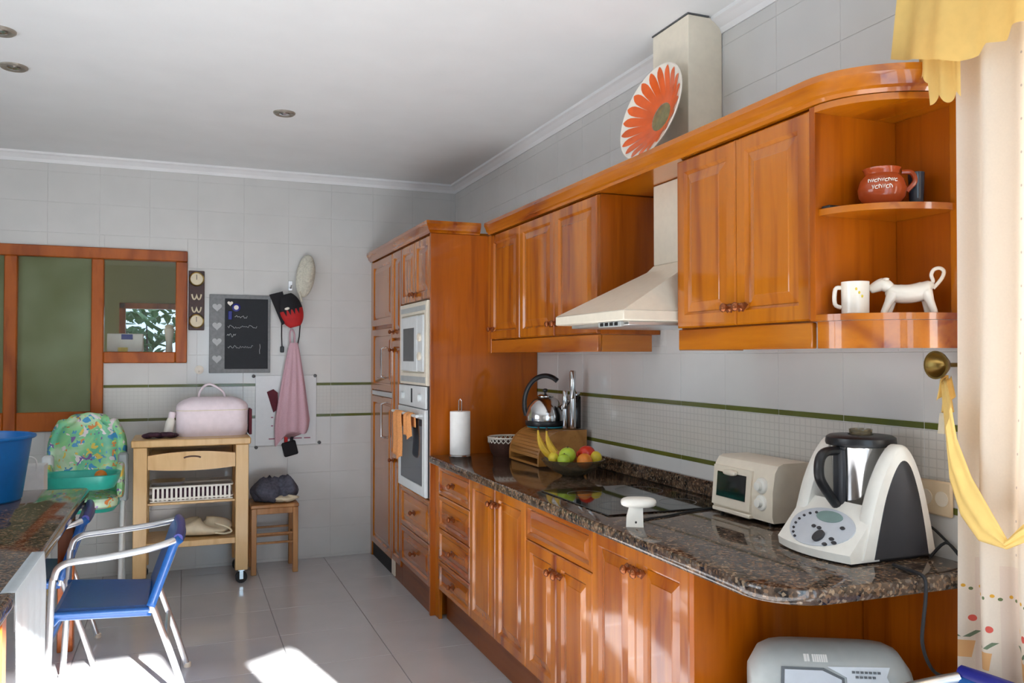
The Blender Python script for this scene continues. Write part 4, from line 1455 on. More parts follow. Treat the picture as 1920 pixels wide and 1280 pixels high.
obj('handle', MB().tube([(c[0] - .028, c[1] + .024, c[2] + .075), (c[0] - .042, c[1] + .030, c[2] + .07), (c[0] - .043, c[1] + .031, c[2] + .03), (c[0] - .028, c[1] + .024, c[2] + .02)], .006, 8), 'porcelain', t)
pr_ = MB()
for k in range(3):
    a = R(230 + 12 * k)
    pr_.ell((c[0] + .0372 * math.cos(a), c[1] + .0372 * math.sin(a), c[2] + .068 - .01 * k), (.003, .003, .004), 8, 6)
obj('print', pr_, 'lemon', t)

c = Vector((1.838, 1.698, S0z))
t = thing('cow_creamer', 'white porcelain cow creamer with looped tail on the lower shelf', 'figurine', c)
dx_ = Vector((.70, -.71, 0)).normalized()   # head points to -dx_
sd = Vector((dx_.y, -dx_.x, 0))
def CP3(a, b, z):
    return c + dx_ * a + sd * b + Vector((0, 0, z))
body = MB().tube([CP3(-.050, 0, .068), CP3(-.042, 0, .064), CP3(-.02, 0, .056), CP3(.01, 0, .055), CP3(.04, 0, .062), CP3(.056, 0, .07), CP3(.064, 0, .068)], [.010, .020, .026, .026, .026, .020, .008], 14)
for a, b, fa in ((-.034, .010, -.058), (-.03, -.010, -.046), (.046, .010, .066), (.044, -.010, .052)):
    body.tube([CP3(a, b, .058), CP3((a + fa) / 2, b * 1.3, .032), CP3(fa, b * 1.4, .004)], [.018, .011, .009], 10)
    body.ell(CP3(fa, b * 1.4, .004), (.009, .009, .004), 10, 6)
obj('body', body, 'porcelain', t, ang=80)
hd = MB().tube([CP3(-.040, 0, .070), CP3(-.058, 0, .082), CP3(-.074, 0, .078), CP3(-.090, 0, .070), CP3(-.094, 0, .068)], [.015, .019, .016, .012, .007], 14)
obj('head', hd, 'porcelain', t, ang=80)
er = MB()
for s_ in (-1, 1):
    er.ell(CP3(-.052, s_ * .018, .096), (.008, .010, .004), 10, 6)
obj('ears', er, 'porcelain', t)
obj('tail', MB().tube([CP3(.058, 0, .078), CP3(.064, 0, .088), CP3(.060, 0, .104), CP3(.066, 0, .118), CP3(.080, 0, .122), CP3(.090, 0, .114), CP3(.088, 0, .10), CP3(.078, 0, .084), CP3(.064, 0, .068)], .005, 8), 'porcelain', t)

# plate leaning on the flue
t = thing('decorative_plate', 'large round plate painted with an orange daisy leaning on the flue', 'plate', (1.72, 2.80, 2.222))
pl = MB().lathe([(.001, .030), (.055, .030), (.075, .026), (.115, .008), (.165, -.020), (.195, -.030), (.199, -.028), (.197, -.024), (.165, -.014), (.115, .014), (.075, .033), (.001, .037)], (0, 0, 0), 64)
def plate_z(r):
    pf = [(.001, .030), (.055, .030), (.075, .026), (.115, .008), (.165, -.020), (.195, -.030)]
    for (a, za), (b, zb) in zip(pf, pf[1:]):
        if a <= r <= b:
            return za + (zb - za) * (r - a) / (b - a)
    return -.030
lean = Matrix.Translation((1.722, 2.80, 2.222 + .186)) @ Matrix.Rotation(R(3), 4, 'Z') @ Matrix.Rotation(R(15), 4, 'Y') @ Matrix(((0, 0, 1, 0), (1, 0, 0, 0), (0, 1, 0, 0), (0, 0, 0, 1)))
pt = obj('plate_body', pl.xf(lean), 'porcelain', t)
nP = 20
for k in range(nP):
    a = 2 * PI * k / nP
    pet = MB()
    pts, wv = [], [(.058, .0093), (.075, .012), (.10, .0158), (.115, .0178), (.14, .0205), (.158, .0205), (.172, .016), (.182, .009), (.188, .002)]
    def zf(r):
        return plate_z(r) - .0015
    L_, R_ = [], []
    for r, wd2 in wv:
        L_.append((r * math.cos(a) - wd2 * math.sin(a), r * math.sin(a) + wd2 * math.cos(a), zf(r)))
        R_.append((r * math.cos(a) + wd2 * math.sin(a), r * math.sin(a) - wd2 * math.cos(a), zf(r)))
    n = len(L_)
    pet.add(L_ + R_, [(i, i + 1, n + i + 1, n + i) for i in range(n - 1)])
    obj('petal', pet.xf(lean), 'print_orange', pt)
obj('flower_eye', MB().lathe([(.001, .0275), (.052, .0275), (.058, .0295), (.001, .0295)], (0, 0, 0), 32).xf(lean), 'print_olive', pt)

# ------------------------------------------------------------------ curtain, valance, tie-back
def uv_sheet(name, fn, nu, nv, mat, parent, uvf, th=.002):
    g = MB().sheet(fn, nu, nv)
    base = wloc(parent)
    me = bpy.data.meshes.new(name)
    me.from_pydata([tuple(Vector(p) - base) for p in g.v], [], g.f)
    uvl = me.uv_layers.new(name='UVMap')
    W = nv + 1
    for lp in me.loops:
        i, j = divmod(lp.vertex_index, W)
        uvl.data[lp.index].uv = uvf(i / nu, j / nv)
    me.materials.append(M[mat]); me.shade_smooth()
    o = bpy.data.objects.new(name, me); o.parent = parent
    COL.objects.link(o)
    return o


CZ1 = 2.58
t = thing('curtain', 'cream voile curtain with printed flower pots tied back at the window', 'curtain', (1.85, 1.3, 0.02))
cur_len = 1.05
def cur(u, v):
    z = .02 + (CZ1 - .02) * v
    y1 = 1.532 - .006 * v
    pull = math.exp(-((z - 1.02) / .35) ** 2)
    y0 = .62 + .10 * pull
    y = y1 + (y0 - y1) * u
    ph = u * 8.6 * 2 * PI
    amp = .027 - .004 * v
    x = 1.838 + amp * math.sin(ph - 1.3 + .5 * math.sin(v * 3)) + .010 * math.sin(ph * .47 + 1 + v)
    x -= .016 * (1 - v)
    return (x, y, z)
uv_sheet('cloth', cur, 150, 50, 'curtain', t, lambda u, v: (u * cur_len * 1.05, .02 + (CZ1 - .02) * v))

t = thing('valance', 'yellow swagged valance over the curtain', 'valance', (1.80, 1.2, 2.3))
def vedge(y):
    """height of the scalloped lower hem along the window"""
    pts = [(1.69, 2.256), (1.60, 2.226), (1.46, 2.172), (1.415, 2.175), (1.395, 2.196), (1.335, 2.18), (1.30, 2.20), (1.0, 2.16), (.5, 2.2)]
    for (a, za), (b, zb) in zip(pts, pts[1:]):
        if y >= b:
            return za + (zb - za) * max(0, min(1, (a - y) / (a - b)))
    return 2.2
def val(u, v):
    y = 1.672 - 1.15 * u
    zb = vedge(y)
    z = zb + (2.70 - zb) * v
    x = 1.752 + (.020 * math.sin(u * 31 + .4) + .008 * math.sin(u * 70)) * (1 - .3 * v) + .012 * v
    return (x, y - .055 * v * (1 - u), z)
uv_sheet('swag', val, 140, 16, 'valance', t, lambda u, v: (u, v))
def jab(u, v):
    y = 1.612 - .135 * u
    zb = (2.175 if u < .3 else 2.118) + .012 * math.sin(u * 16) - .02 * u
    z = zb + (2.30 - zb) * v
    return (1.788 + .008 * math.sin(u * 17 + 1), y, z)
uv_sheet('tail', jab, 40, 10, 'valance', t, lambda u, v: (u, v))
obj('curtain_rail', MB().tube([(1.83, 1.60, 2.60), (1.83, .5, 2.60)], .011, 10), 'brass', t)
br = MB()
br.cyl((1.83, 1.50, 2.60), (XW - .008, 1.50, 2.60), .008, 8)
br.cyl((1.83, .6, 2.60), (XW - .008, .6, 2.60), .008, 8)
obj('rail_bracket', br, 'brass', t)

t = thing('curtain_holdback', 'round brass curtain holdback on the tiled wall', 'curtain hook', (XW, 1.628, 1.43))
obj('stem', MB().cyl((XW - .007, 1.628, 1.43), (XW - .062, 1.628, 1.43), .006, 10), 'brass', t)
obj('cup', MB().lathe([(.008, .0), (.022, -.012), (.036, -.034), (.038, -.042), (.033, -.042), (.022, -.02), (.002, -.010)], (XW - .062, 1.628, 1.43), 28, 'x'), 'brass', t)
t = thing('tie_back', 'yellow sash tied round the curtain with a small bow', 'tie-back', (1.80, 1.55, 1.0))
su = [(1.90, 1.628, 1.395), (1.85, 1.58, 1.37), (1.79, 1.518, 1.33), (1.782, 1.496, 1.252), (1.778, 1.453, 1.165), (1.778, 1.397, 1.085), (1.782, 1.364, 1.034), (1.785, 1.331, 1.072), (1.80, 1.26, 1.14), (1.83, 1.18, 1.21)]
sl_ = [(1.90, 1.634, 1.375), (1.85, 1.59, 1.30), (1.79, 1.530, 1.225), (1.782, 1.516, 1.148), (1.778, 1.483, 1.068), (1.778, 1.436, 1.018), (1.782, 1.368, 1.012), (1.785, 1.329, 1.035), (1.80, 1.25, 1.085), (1.83, 1.17, 1.14)]
def sash(u, v):
    k = min(int(u * (len(su) - 1)), len(su) - 2)
    f_ = u * (len(su) - 1) - k
    f_ = f_ * f_ * (3 - 2 * f_)
    a = Vector(su[k]).lerp(Vector(su[k + 1]), f_)
    b = Vector(sl_[k]).lerp(Vector(sl_[k + 1]), f_)
    p = a.lerp(b, v)
    if u > .2:
        p.x *= .985; p.y *= .985
    p.x -= .010 * math.sin(PI * v) + .003 * math.sin(v * 14 + u * 3)
    return p
obj('sash', MB().sheet(sash, 45, 16), 'yellow_cloth', t, solid=.003)
def bowf(cy, cz, ry, rz, ph):
    def fn(u, v):
        a = (u - .5) * 2
        return (1.898 + .012 * math.sin(a * 5 + ph), cy + ry * a * (.35 + .65 * v), cz - rz * v + .008 * math.sin(a * 4 + ph))
    return MB().sheet(fn, 12, 8)
obj('bow', bowf(1.628, 1.395, .020, .055, 0), 'yellow_cloth', t, solid=.004)
obj('bow', bowf(1.622, 1.355, .014, .045, 1.5), 'yellow_cloth', t, solid=.004)
obj('bow_tail', MB().rings([[(1.897, 1.632, 1.30), (1.897, 1.648, 1.30), (1.903, 1.648, 1.30), (1.903, 1.632, 1.30)], [(1.897, 1.634, 1.245), (1.897, 1.655, 1.245), (1.903, 1.655, 1.245), (1.903, 1.634, 1.245)]]), 'cream_cloth', t)

# ------------------------------------------------------------------ granite table and things on it
TZ = .76
TX0, TX1, TY0, TY1 = -1.62, -.455, 2.30, 4.95
t = thing('dining_table', 'granite topped table with wooden legs', 'table', (-1.0, 3.9, 0))
def rrect(x0, x1, y0, y1, r, n=6):
    pts = []
    for cx, cy, a0 in ((x1 - r, y0 + r, -90), (x1 - r, y1 - r, 0), (x0 + r, y1 - r, 90), (x0 + r, y0 + r, 180)):
        for k in range(n + 1):
            a = R(a0 + 90 * k / n)
            pts.append((cx + r * math.cos(a), cy + r * math.sin(a)))
    return pts
rg = []
for d, z in ((.012, TZ - .05), (.003, TZ - .044), (0, TZ - .034), (0, TZ - .016), (.004, TZ - .006), (.012, TZ)):
    rg.append([(x, y, z) for x, y in rrect(TX0 + d, TX1 - d, TY0 + d, TY1 - d, .05 - d * .5)])
obj('top', MB().rings(rg), 'granite', t)
obj('apron', MB().box(TX0 + .22, TX1 - .24, TY0 + .22, TY1 - .22, TZ - .09, TZ - .0505, .003), 'table_wood', t, smooth=False)
for x in (TX0 + .10, TX1 - .075):
    for y in (TY0 + .60, TY1 - .30):
        obj('leg', MB().box(x - .035, x + .035, y - .035, y + .035, 0, TZ - .051, .004), 'table_wood', t)

t = thing('blue_tub', 'large blue plastic tub on the granite table', 'tub', (-.95, 4.66, TZ))
c = (-.95, 4.66, TZ)
obj('body', MB().lathe([(.215, 0), (.222, .006), (.262, .295), (.275, .297), (.278, .31), (.258, .31), (.212, .012), (.001, .010)], c, 48), 'bluetub', t)
obj('rim', MB().tube([(c[0] + .274 * math.cos(a), c[1] + .274 * math.sin(a), c[2] + .306) for a in [2 * PI * k / 48 for k in range(48)]], .008, 8, True), 'bluetub', t)

t = thing('table_cloth', 'sheer white plastic sheet hanging over the granite table side', 'cloth', (-.385, 3.2, .2))
def shf(u, v):
    y = 2.80 + .55 * u
    s = v * .73
    wob = .006 * math.sin(u * 14 + v * 2)
    top = .035
    if s < top:
        return (TX1 - top + s, y + .02 * 0, TZ + .0035)
    return (TX1 + .004 + abs(wob) * min(1, (s - top) / .1), y, TZ + .0035 - (s - top))
o = obj('cloth', MB().sheet(shf, 30, 40), 'sheer', t, solid=.0015)

# ------------------------------------------------------------------ blue chairs
def make_chair():
    t = thing('armchair', 'x', 'chair', (0, 0, 0), 'aluminium chairs with blue slings')
    for s in (-1, 1):
        yf, yb = s * .275, s * .225
        obj('front_leg', MB().tube([(-.27, yf, 0), (-.255, yf, .30), (-.245, yf, .55), (-.238, yf, .58)], .0135, 10), 'alu', t)
        obj('armrest', MB().tube([(-.238, yf, .58), (-.228, yf, .615), (-.205, yf, .634), (-.17, yf, .642), (-.05, yf, .65), (.08, s * .265, .664), (.15, s * .25, .676), (.198, yb + s * .005, .688)], .0145, 10), 'alu', t)
        obj('rear_leg', MB().tube([(.255, yb, 0), (.20, yb, .18), (.125, yb, .40), (.12, yb, .415)], .0135, 10), 'alu', t)
        obj('back_post', MB().tube([(.105, yb, .40), (.14, yb, .50), (.178, yb, .60), (.205, yb, .68), (.21, yb * .96, .692)], .0135, 10), 'alu', t)
        obj('seat_rail', MB().tube([(-.25, yf * .93, .435), (-.1, s * .245, .425), (.11, yb, .41)], .013, 10), 'blue', t)
    obj('cross_bar', MB().tube([(-.252, -.262, .33), (-.252, .262, .33)], .011, 8), 'alu', t)
    obj('cross_bar', MB().tube([(.17, -.225, .265), (.17, .225, .265)], .011, 8), 'alu', t)
    def seat(u, v):
        x = -.245 + .355 * u
        y = (v - .5) * (.505 - .06 * u)
        z = .446 - .028 * u - .016 * math.sin(PI * v) * math.sin(PI * u) + .002
        if abs(v - .5) > .46:
            z -= (abs(v - .5) - .46) * .9
        if u < .05:
            z -= (.05 - u) * .5
        return (x, y, z)
    obj('seat', MB().sheet(seat, 16, 24), 'blue', t, solid=.014)
    def back(u, v):
        z = .425 + .270 * u
        x = .113 + .095 * u + .012 * math.sin(PI * v) - .004
        y = (v - .5) * .478
        if u > .93:
            x += (u - .93) * .25
        return (x, y, z)
    obj('backrest', MB().sheet(back, 16, 20), 'blue', t, solid=.034)
    obj('top_band', MB().tube([(.212, -.236, .696), (.220, -.12, .702), (.223, 0, .704), (.220, .12, .702), (.212, .236, .696)], .019, 10), 'navy', t)
    for s in (-1, 1):
        obj('foot_cap', MB().lathe([(.015, -.001), (.0165, .002), (.0165, .02), (.014, .022)], (-.27, s * .275, 0), 10), 'warmwhite', t)
        obj('foot_cap', MB().lathe([(.015, -.001), (.0165, .002), (.0165, .02), (.014, .022)], (.255, s * .225, 0), 10), 'warmwhite', t)
    return t


ch = make_chair()
ch['label'] = 'blue sling aluminium armchair drawn up to the granite table'
ch.location = (-.225, 3.97, 0)
for lab, loc, rz in (('blue sling aluminium armchair pushed under the far end of the granite table', (-.642, 4.56, 0), 3), ('blue sling aluminium armchair beside the tied-back curtain', (1.508, 1.232, 0), -4)):
    c2 = copy_tree(ch)
    c2['label'] = lab
    c2.location = loc
    c2.rotation_euler = (0, 0, R(rz))

# ------------------------------------------------------------------ high chair
HX0, HYc = -.545, 5.66
t = thing('high_chair', 'folding high chair with nursery print cover and teal tray', 'high chair', (HX0, HYc, 0))
def padf(u, v):
    a = (v - .5) * 2
    z = .60 + .50 * u
    hw = .222 * (1 - .55 * max(0, (u - .45) / .55) ** 2.6) * (1 - .12 * (1 - u))
    x = HX0 + a * hw
    y = HYc + .10 + .09 * u - .07 * (abs(a) ** 2.5)
    return (x, y, z - .05 * abs(a) ** 3 * (1 if u > .9 else 0))
obj('back_pad', MB().sheet(padf, 18, 18), 'nursery', t, solid=.05)
obj('seat_pad', MB().ell((HX0, HYc - .03, .585), (.19, .17, .045), 24, 10, .5), 'nursery', t)
side = MB()
for s in (-1, 1):
    obj('side_wing', MB().ell((HX0 + s * .195, HYc + .0, .70), (.025, .14, .11), 16, 10, .6), 'nursery', t)
    obj('hinge_housing', MB().box(HX0 + s * .205 - .03, HX0 + s * .205 + .03, HYc - .02, HYc + .05, .56, .86, .012), 'greyframe' if s > 0 else 'whiteframe', t)
    for yf, x0 in ((HYc + .12, .205), (HYc - .20, .205)):
        lg_ = obj('leg', MB().tube([(HX0 + s * x0, HYc + .015, .62), (HX0 + s * x0, (HYc + yf) / 2 + .0, .32), (HX0 + s * x0, yf, .03)], .014, 10), 'whiteframe', t)
        obj('foot', MB().lathe([(.03, 0), (.03, .012), (.018, .05), (.012, .055)], (HX0 + s * x0, yf, 0), 12), 'yellowfoot', lg_)
def trf():
    rg = []
    for d, z in ((.05, .685), (.02, .695), (.0, .735), (-.008, .772), (.0, .776), (.010, .77), (.022, .735), (.035, .712), (.06, .706)):
        rg.append([(x, y, z) for x, y in rrect(HX0 - .20 + d, HX0 + .20 - d, HYc - .40 + d, HYc - .09 - d, .10 - d * .5, 7)])
    return MB().rings(rg)
tr = obj('tray', trf(), 'teal', t)
obj('tray_toy', MB().ell((HX0 + .095, HYc - .16, .745), (.035, .03, .035), 14, 10), 'orangefruit', tr)
obj('seat_shell', MB().rings([[(x, y, z) for x, y in rrect(HX0 - .19 + d, HX0 + .19 - d, HYc - .16 + d, HYc + .13 - d, .08, 6)] for d, z in ((.03, .52), (0, .56), (.0, .60), (.02, .60))]), 'teal', t)
arm = MB()
for s in (-1, 1):
    arm.tube([(HX0 + s * .205, HYc + .02, .70), (HX0 + s * .205, HYc - .10, .70), (HX0 + s * .19, HYc - .16, .71)], .012, 8)
obj('tray_arm', arm, 'whiteframe', t)

# white bag beside the high chair
t = thing('paper_bag', 'white paper bag with twisted handles beside the high chair', 'bag', (-.75, 5.13, 0))
obj('sheet', MB().rings([[(x, y, z) for x, y in ((-.82 + d, 5.06 + d), (-.685 - d, 5.06 + d), (-.685 - d, 5.20 - d), (-.82 + d, 5.20 - d))] for d, z in ((.0, .0), (.0, .40), (.004, .84), (.002, .87))], True, False), 'paper', t)
obj('handle', MB().tube([(-.785, 5.066, .84), (-.785, 5.06, .90), (-.755, 5.06, .92), (-.725, 5.06, .90), (-.725, 5.066, .84)], .004, 6), 'paper', t)

# ------------------------------------------------------------------ beech cart
CX0, CX1, CY0, CY1 = -.285, .405, 5.60, 6.02
t = thing('kitchen_cart', 'beech kitchen trolley on castors with a drawer and two shelves', 'trolley', (.06, 5.81, 0))
obj('top', MB().box(CX0 - .008, CX1 + .008, CY0 - .008, CY1 + .01, .892, .937, .006), 'cart_wood', t)
for x in (CX0 + .005, CX1 - .085):
    for y in (CY0, CY1 - .06):
        lg_ = obj('leg', MB().box(x, x + .08, y, y + .06, .085, .8915, .004), 'cart_wood', t)
        cx, cy = x + .04, y + .03
        cs = obj('castor', MB().tube([(cx, cy - .014, .037), (cx, cy + .014, .037)], .037, 24), 'rubber', lg_)
        fk = MB().box(cx - .012, cx + .012, cy - .020, cy - .0155, .025, .078, .001).box(cx - .012, cx + .012, cy + .0155, cy + .020, .025, .078, .001).box(cx - .02, cx + .02, cy - .02, cy + .02, .078, .0848, .001)
        obj('castor_fork', fk, 'chrome', lg_, smooth=False)
dr = []
n = 16
for k in range(n + 1):
    u = k / n
    x = CX0 + .087 + (CX1 - CX0 - .174) * u
    q = 1 - (2 * u - 1) ** 2
    dr.append([(x, CY0 + .012, .752 - .014 * q), (x, CY0 + .012, .838 + .020 * q), (x, CY0 + .032, .838 + .020 * q), (x, CY0 + .032, .752 - .014 * q)])
d = obj('drawer', MB().rings(dr), 'cart_wood', t, ang=30)
obj('finger_slot', MB().tube([(.06 + .05 * math.sin(R(a)), CY0 + .0115, .815 + .012 * math.cos(R(a))) for a in range(-80, 81, 16)], .005, 6), 'brownweave', d)
obj('drawer_box', MB().box(CX0 + .10, CX1 - .10, CY0 + .033, CY1 - .03, .765, .84, .002), 'cart_wood', d, smooth=False)
obj('back_rail', MB().box(CX0 + .086, CX1 - .086, CY1 - .04, CY1 - .02, .74, .891, .002), 'cart_wood', t, smooth=False)
for z0, z1 in ((.525, .54), (.258, .296)):
    obj('shelf', MB().box(CX0 + .03, CX1 - .03, CY0 + .015, CY1 - .02, z0, z1, .003) if z0 < .4 else MB().box(CX0 + .0855, CX1 - .0855, CY0 + .03, CY1 - .03, z0, z1, .003), 'cart_wood', t)

# white striped basket and metal tray on the middle shelf, cloth bag on the lower
t = thing('slatted_basket', 'long white slatted basket on the trolley middle shelf', 'basket', (.06, 5.75, .54))
obj('bottom', MB().box(-.185, .305, 5.65, 5.85, .541, .548), 'whiteplastic', t, smooth=False)
for z in (.560, .632):
    obj('band', MB().tube([(x, y, z) for x, y in rrect(-.185, .305, 5.65, 5.85, .03, 4)], .007, 6, True), 'whiteplastic', t)
for k in range(18):
    x = -.165 + .45 * k / 17
    obj('slat', MB().box(x - .007, x + .007, 5.645, 5.651, .55, .632, .001), 'whiteplastic', t, smooth=False)
obj('contents', MB().box(-.17, .29, 5.665, 5.84, .549, .615, .01), 'purpleprint', t)
tag(obj('oven_tray', MB().rings([[(x, y, z) for x, y in rrect(-.18 + d, .02 - d, 5.655 + d, 5.84 - d, .02, 4)] for d, z in ((.02, .641), (.0, .664), (.004, .664), (.024, .645))]), 'alu'), 'shallow metal tray resting on the slatted basket', 'tray')
t = thing('cloth_bag', 'crumpled cream cloth bag on the trolley bottom shelf', 'bag', (.12, 5.78, .296))
def cbf(u, v):
    th = 2 * PI * v
    return (.12 + .19 * math.cos(th) * math.sin(PI * u * .98 + .02), 5.78 + .13 * math.sin(th) * math.sin(PI * u * .98 + .02), .298 + .115 * (1 - math.cos(PI * u)) / 2 * (.75 + .25 * math.sin(3 * th + 1)) + .0)
obj('cloth', MB().rings([[cbf(.06 + .9 * i / 12, j / 28) for j in range(28)] for i in range(13)]), 'cream_cloth', t, ang=80)
obj('handle', MB().tube([(.20, 5.70, .38), (.27, 5.66, .36), (.30, 5.655, .33), (.26, 5.65, .318), (.20, 5.66, .325)], .006, 6), 'cream_cloth', t)

# pink bag etc. on the trolley top
ZT = .937
t = thing('toiletry_bag', 'pale pink rounded vanity bag with a loop handle on the trolley', 'bag', (.185, 5.85, ZT))
rg = []
for i in range(15):
    u = i / 14
    z = ZT + .252 * u
    k = (1 - max(0, (u - .72) / .28) ** 2.4 * .42) * (1 - .05 * max(0, (.12 - u) / .12))
    rg.append([(.185 + (x) * k, 5.85 + y * (.85 + .15 * k) * k, z) for x, y in rrect(-.225, .225, -.10, .10, .07, 6)])
obj('body', MB().rings(rg), 'pinkbag', t, ang=60)
obj('zip', MB().tube([(.185 + x * 1.002, 5.85 + y * 1.004, ZT + .168) for x, y in rrect(-.225, .225, -.10, .10, .07, 6)], .003, 6, True), 'warmwhite', t)
obj('handle', MB().tube([(.10, 5.85, ZT + .245), (.105, 5.85, ZT + .285), (.135, 5.85, ZT + .325), (.17, 5.85, ZT + .335), (.205, 5.85, ZT + .32), (.25, 5.85, ZT + .285), (.265, 5.85, ZT + .245)], .008, 8, flat=1.4), 'pinkbag', t)
tag(obj('folded_book', MB().box(.413, .432, 5.78, 5.92, ZT, ZT + .17, .003), 'maroon'), 'slim maroon notebook upright against the pink bag', 'book')
t = thing('baby_bottle', 'small white bottle leaning on the pink bag', 'bottle', (-.085, 5.80, ZT))
lm = Matrix.Translation((-.09, 5.80, ZT + .004)) @ Matrix.Rotation(R(11), 4, 'Y')
obj('body', MB().lathe([(.026, 0), (.028, .006), (.028, .09), (.022, .115), (.018, .12)], (0, 0, 0), 20).xf(lm), 'whiteplastic', t)
obj('cap', MB().lathe([(.020, .1205), (.021, .15), (.016, .16), (.001, .161)], (0, 0, 0), 20).xf(lm), 'pinkbag', t)
t = thing('scarf', 'crumpled dark patterned scarf on the trolley top', 'scarf', (-.17, 5.74, ZT))
mb = MB()
for k in range(7):
    a = k * .9
    mb.ell((-.185 + .03 * k * .8 - .02, 5.73 + .03 * math.sin(k * 2.1), ZT + .016 + .004 * (k % 3)), (.035, .045, .016), 12, 8, 1, Matrix.Rotation(a, 3, 'Z'))
obj('cloth', mb, 'purpleprint', t, ang=80)

# ------------------------------------------------------------------ stool with clothes
t = thing('stool', 'low wooden stool with stretchers beside the trolley', 'stool', (.575, 5.90, 0))
SX0, SX1, SY0, SY1 = .43, .735, 5.765, 6.04
for x in (SX0, SX1 - .035):
    for y in (SY0, SY1 - .035):
        obj('leg', MB().box(x, x + .035, y, y + .035, 0, .44, .003), 'stool_wood', t)
obj('seat', MB().box(SX0 - .004, SX1 + .004, SY0 - .004, SY1 + .004, .4405, .465, .005), 'stool_wood', t)
for z in (.20, .26):
    for y in (SY0 + .010, SY1 - .022):
        obj('stretcher', MB().box(SX0 + .035, SX1 - .035, y, y + .012, z, z + .014, .002), 'stool_wood', t)
for x in (SX0 + .011, SX1 - .024):
    obj('stretcher', MB().box(x, x + .012, SY0 + .035, SY1 - .035, .23, .245, .002), 'stool_wood', t)
for a, b, c_, d in ((SX0 + .035, SX1 - .035, SY0 + .006, SY0 + .02), (SX0 + .035, SX1 - .035, SY1 - .02, SY1 - .006)):
    obj('seat_rail', MB().box(a, b, c_, d, .40, .44, .002), 'stool_wood', t)
t = thing('clothes_pile', 'heap of folded grey clothes on the wooden stool', 'clothes', (.58, 5.90, .465))
rnd = random.Random(4)
def pile(cx, cy, cz, rx, ry, rz, sd_):
    rings = []
    for i in range(1, 13):
        ph = -PI / 2 + PI * i / 13
        ring = []
        for j in range(30):
            th = 2 * PI * j / 30
            w_ = 1 + .10 * math.sin(3 * th + sd_ + 2 * ph) + .07 * math.sin(7 * th - sd_ * 2) + .05 * math.sin(5 * ph + sd_)
            ring.append((cx + rx * math.cos(ph) * math.cos(th) * w_, cy + ry * math.cos(ph) * math.sin(th) * w_, max(.4665, cz + rz * math.sin(ph) * w_)))
        rings.append(ring)
    return MB().rings(rings)
obj('jeans', pile(.555, 5.90, .54, .125, .115, .085, 1.0), 'greycloth', t, ang=80)
obj('jumper', pile(.665, 5.90, .545, .075, .10, .085, 2.4), 'greycloth', t, ang=80)
obj('lining', pile(.655, 5.82, .492, .085, .05, .022, .6), 'cream_cloth', t, ang=80)

# ------------------------------------------------------------------ things on the back wall
YW = YB - .0085
t = thing('barometer_panel', 'narrow dark wood weather station with two brass dials', 'barometer', (.085, YW, 1.64))
obj('board', MB().box(.034, .136, YW - .016, YW, 1.638, 2.048, .004), 'darkwood', t)
for z in (1.99, 1.70):
    dl = obj('dial_case', MB().lathe([(.050, 0), (.050, -.014), (.046, -.020), (.041, -.018), (.040, -.016)], (.085, YW - .0165, z), 32, 'y'), 'brass', t)
    obj('dial_face', MB().lathe([(.040, -.0165), (.040, -.0172), (.001, -.0172)], (.085, YW - .0165, z), 28, 'y'), 'cream_cloth', dl)
    obj('needle', MB().box(.083, .087, YW - .0355, YW - .0345, z - .005, z + .03), 'black', dl, smooth=False)
for z in (1.868, 1.78):
    pts = []
    for k in range(21):
        a = PI + PI * 2 * k / 20
        pts.append((.085 + .030 * (-1 + k / 10), YW - .021, z + .018 - .036 * abs(math.sin(PI * k / 10)) ** .6))
    obj('brass_scroll', MB().tube(pts, .005, 6), 'cream_cloth', t)

t = thing('memo_board', 'grey framed blackboard with hearts down one side', 'blackboard', (.37, YW, 1.34))
obj('frame', MB().box(.168, .577, YW - .014, YW, 1.342, 1.889, .003), 'greywood', t)
obj('slate', MB().box(.270, .560, YW - .0165, YW - .0135, 1.370, 1.862, .001), 'slate', t, smooth=False)
def heart(cx, cz, s, y):
    pts = []
    for k in range(24):
        a = 2 * PI * k / 24
        x = 16 * math.sin(a) ** 3
        z = 13 * math.cos(a) - 5 * math.cos(2 * a) - 2 * math.cos(3 * a) - math.cos(4 * a)
        pts.append((cx + x * s / 17, cz + z * s / 17))
    return MB().prism(pts, y - .006, y, 'y')
for z in (1.80, 1.67, 1.56, 1.44):
    obj('heart', heart(.219, z, .033, YW - .0138), 'heart', t)
cl = []
rnd = random.Random(11)
for z, x0, x1 in ((1.735, .335, .425), (1.665, .29, .49), (1.605, .285, .345), (1.525, .29, .46)):
    pth = []
    x = x0
    while x < x1:
        pth.append((x, YW - .0170, z + rnd.uniform(-.011, .011)))
        x += .0065
    obj('chalk_writing', MB().tube(pth, .0016, 5), 'chalk', t)
obj('chalk_writing', MB().tube([(.505, YW - .017, 1.545), (.507, YW - .017, 1.52), (.503, YW - .017, 1.50), (.505, YW - .017, 1.475)], .0016, 5), 'chalk', t)
mg = obj('magnet', MB().lathe([(.026, 0), (.028, -.006), (.02, -.009), (.001, -.009)], (.345, YW - .0167, 1.80), 24, 'y'), 'navy', t)
obj('magnet_face', MB().lathe([(.016, -.0092), (.016, -.0105), (.001, -.0105)], (.345, YW - .0167, 1.80), 20, 'y'), 'porcelain', mg)
obj('white_heart', heart(.305, 1.828, .020, YW - .0166), 'porcelain', t)
obj('blue_clip', MB().box(.292, .318, YW - .024, YW - .0167, 1.715, 1.775, .003), 'navy', t)
t = thing('wall_hook', 'small white adhesive hook under the blackboard', 'hook', (.105, YW, 1.355))
obj('plate', MB().lathe([(.03, 0), (.03, -.006), (.02, -.010), (.001, -.010)], (.105, YW, 1.365), 20, 'y'), 'porcelain', t)
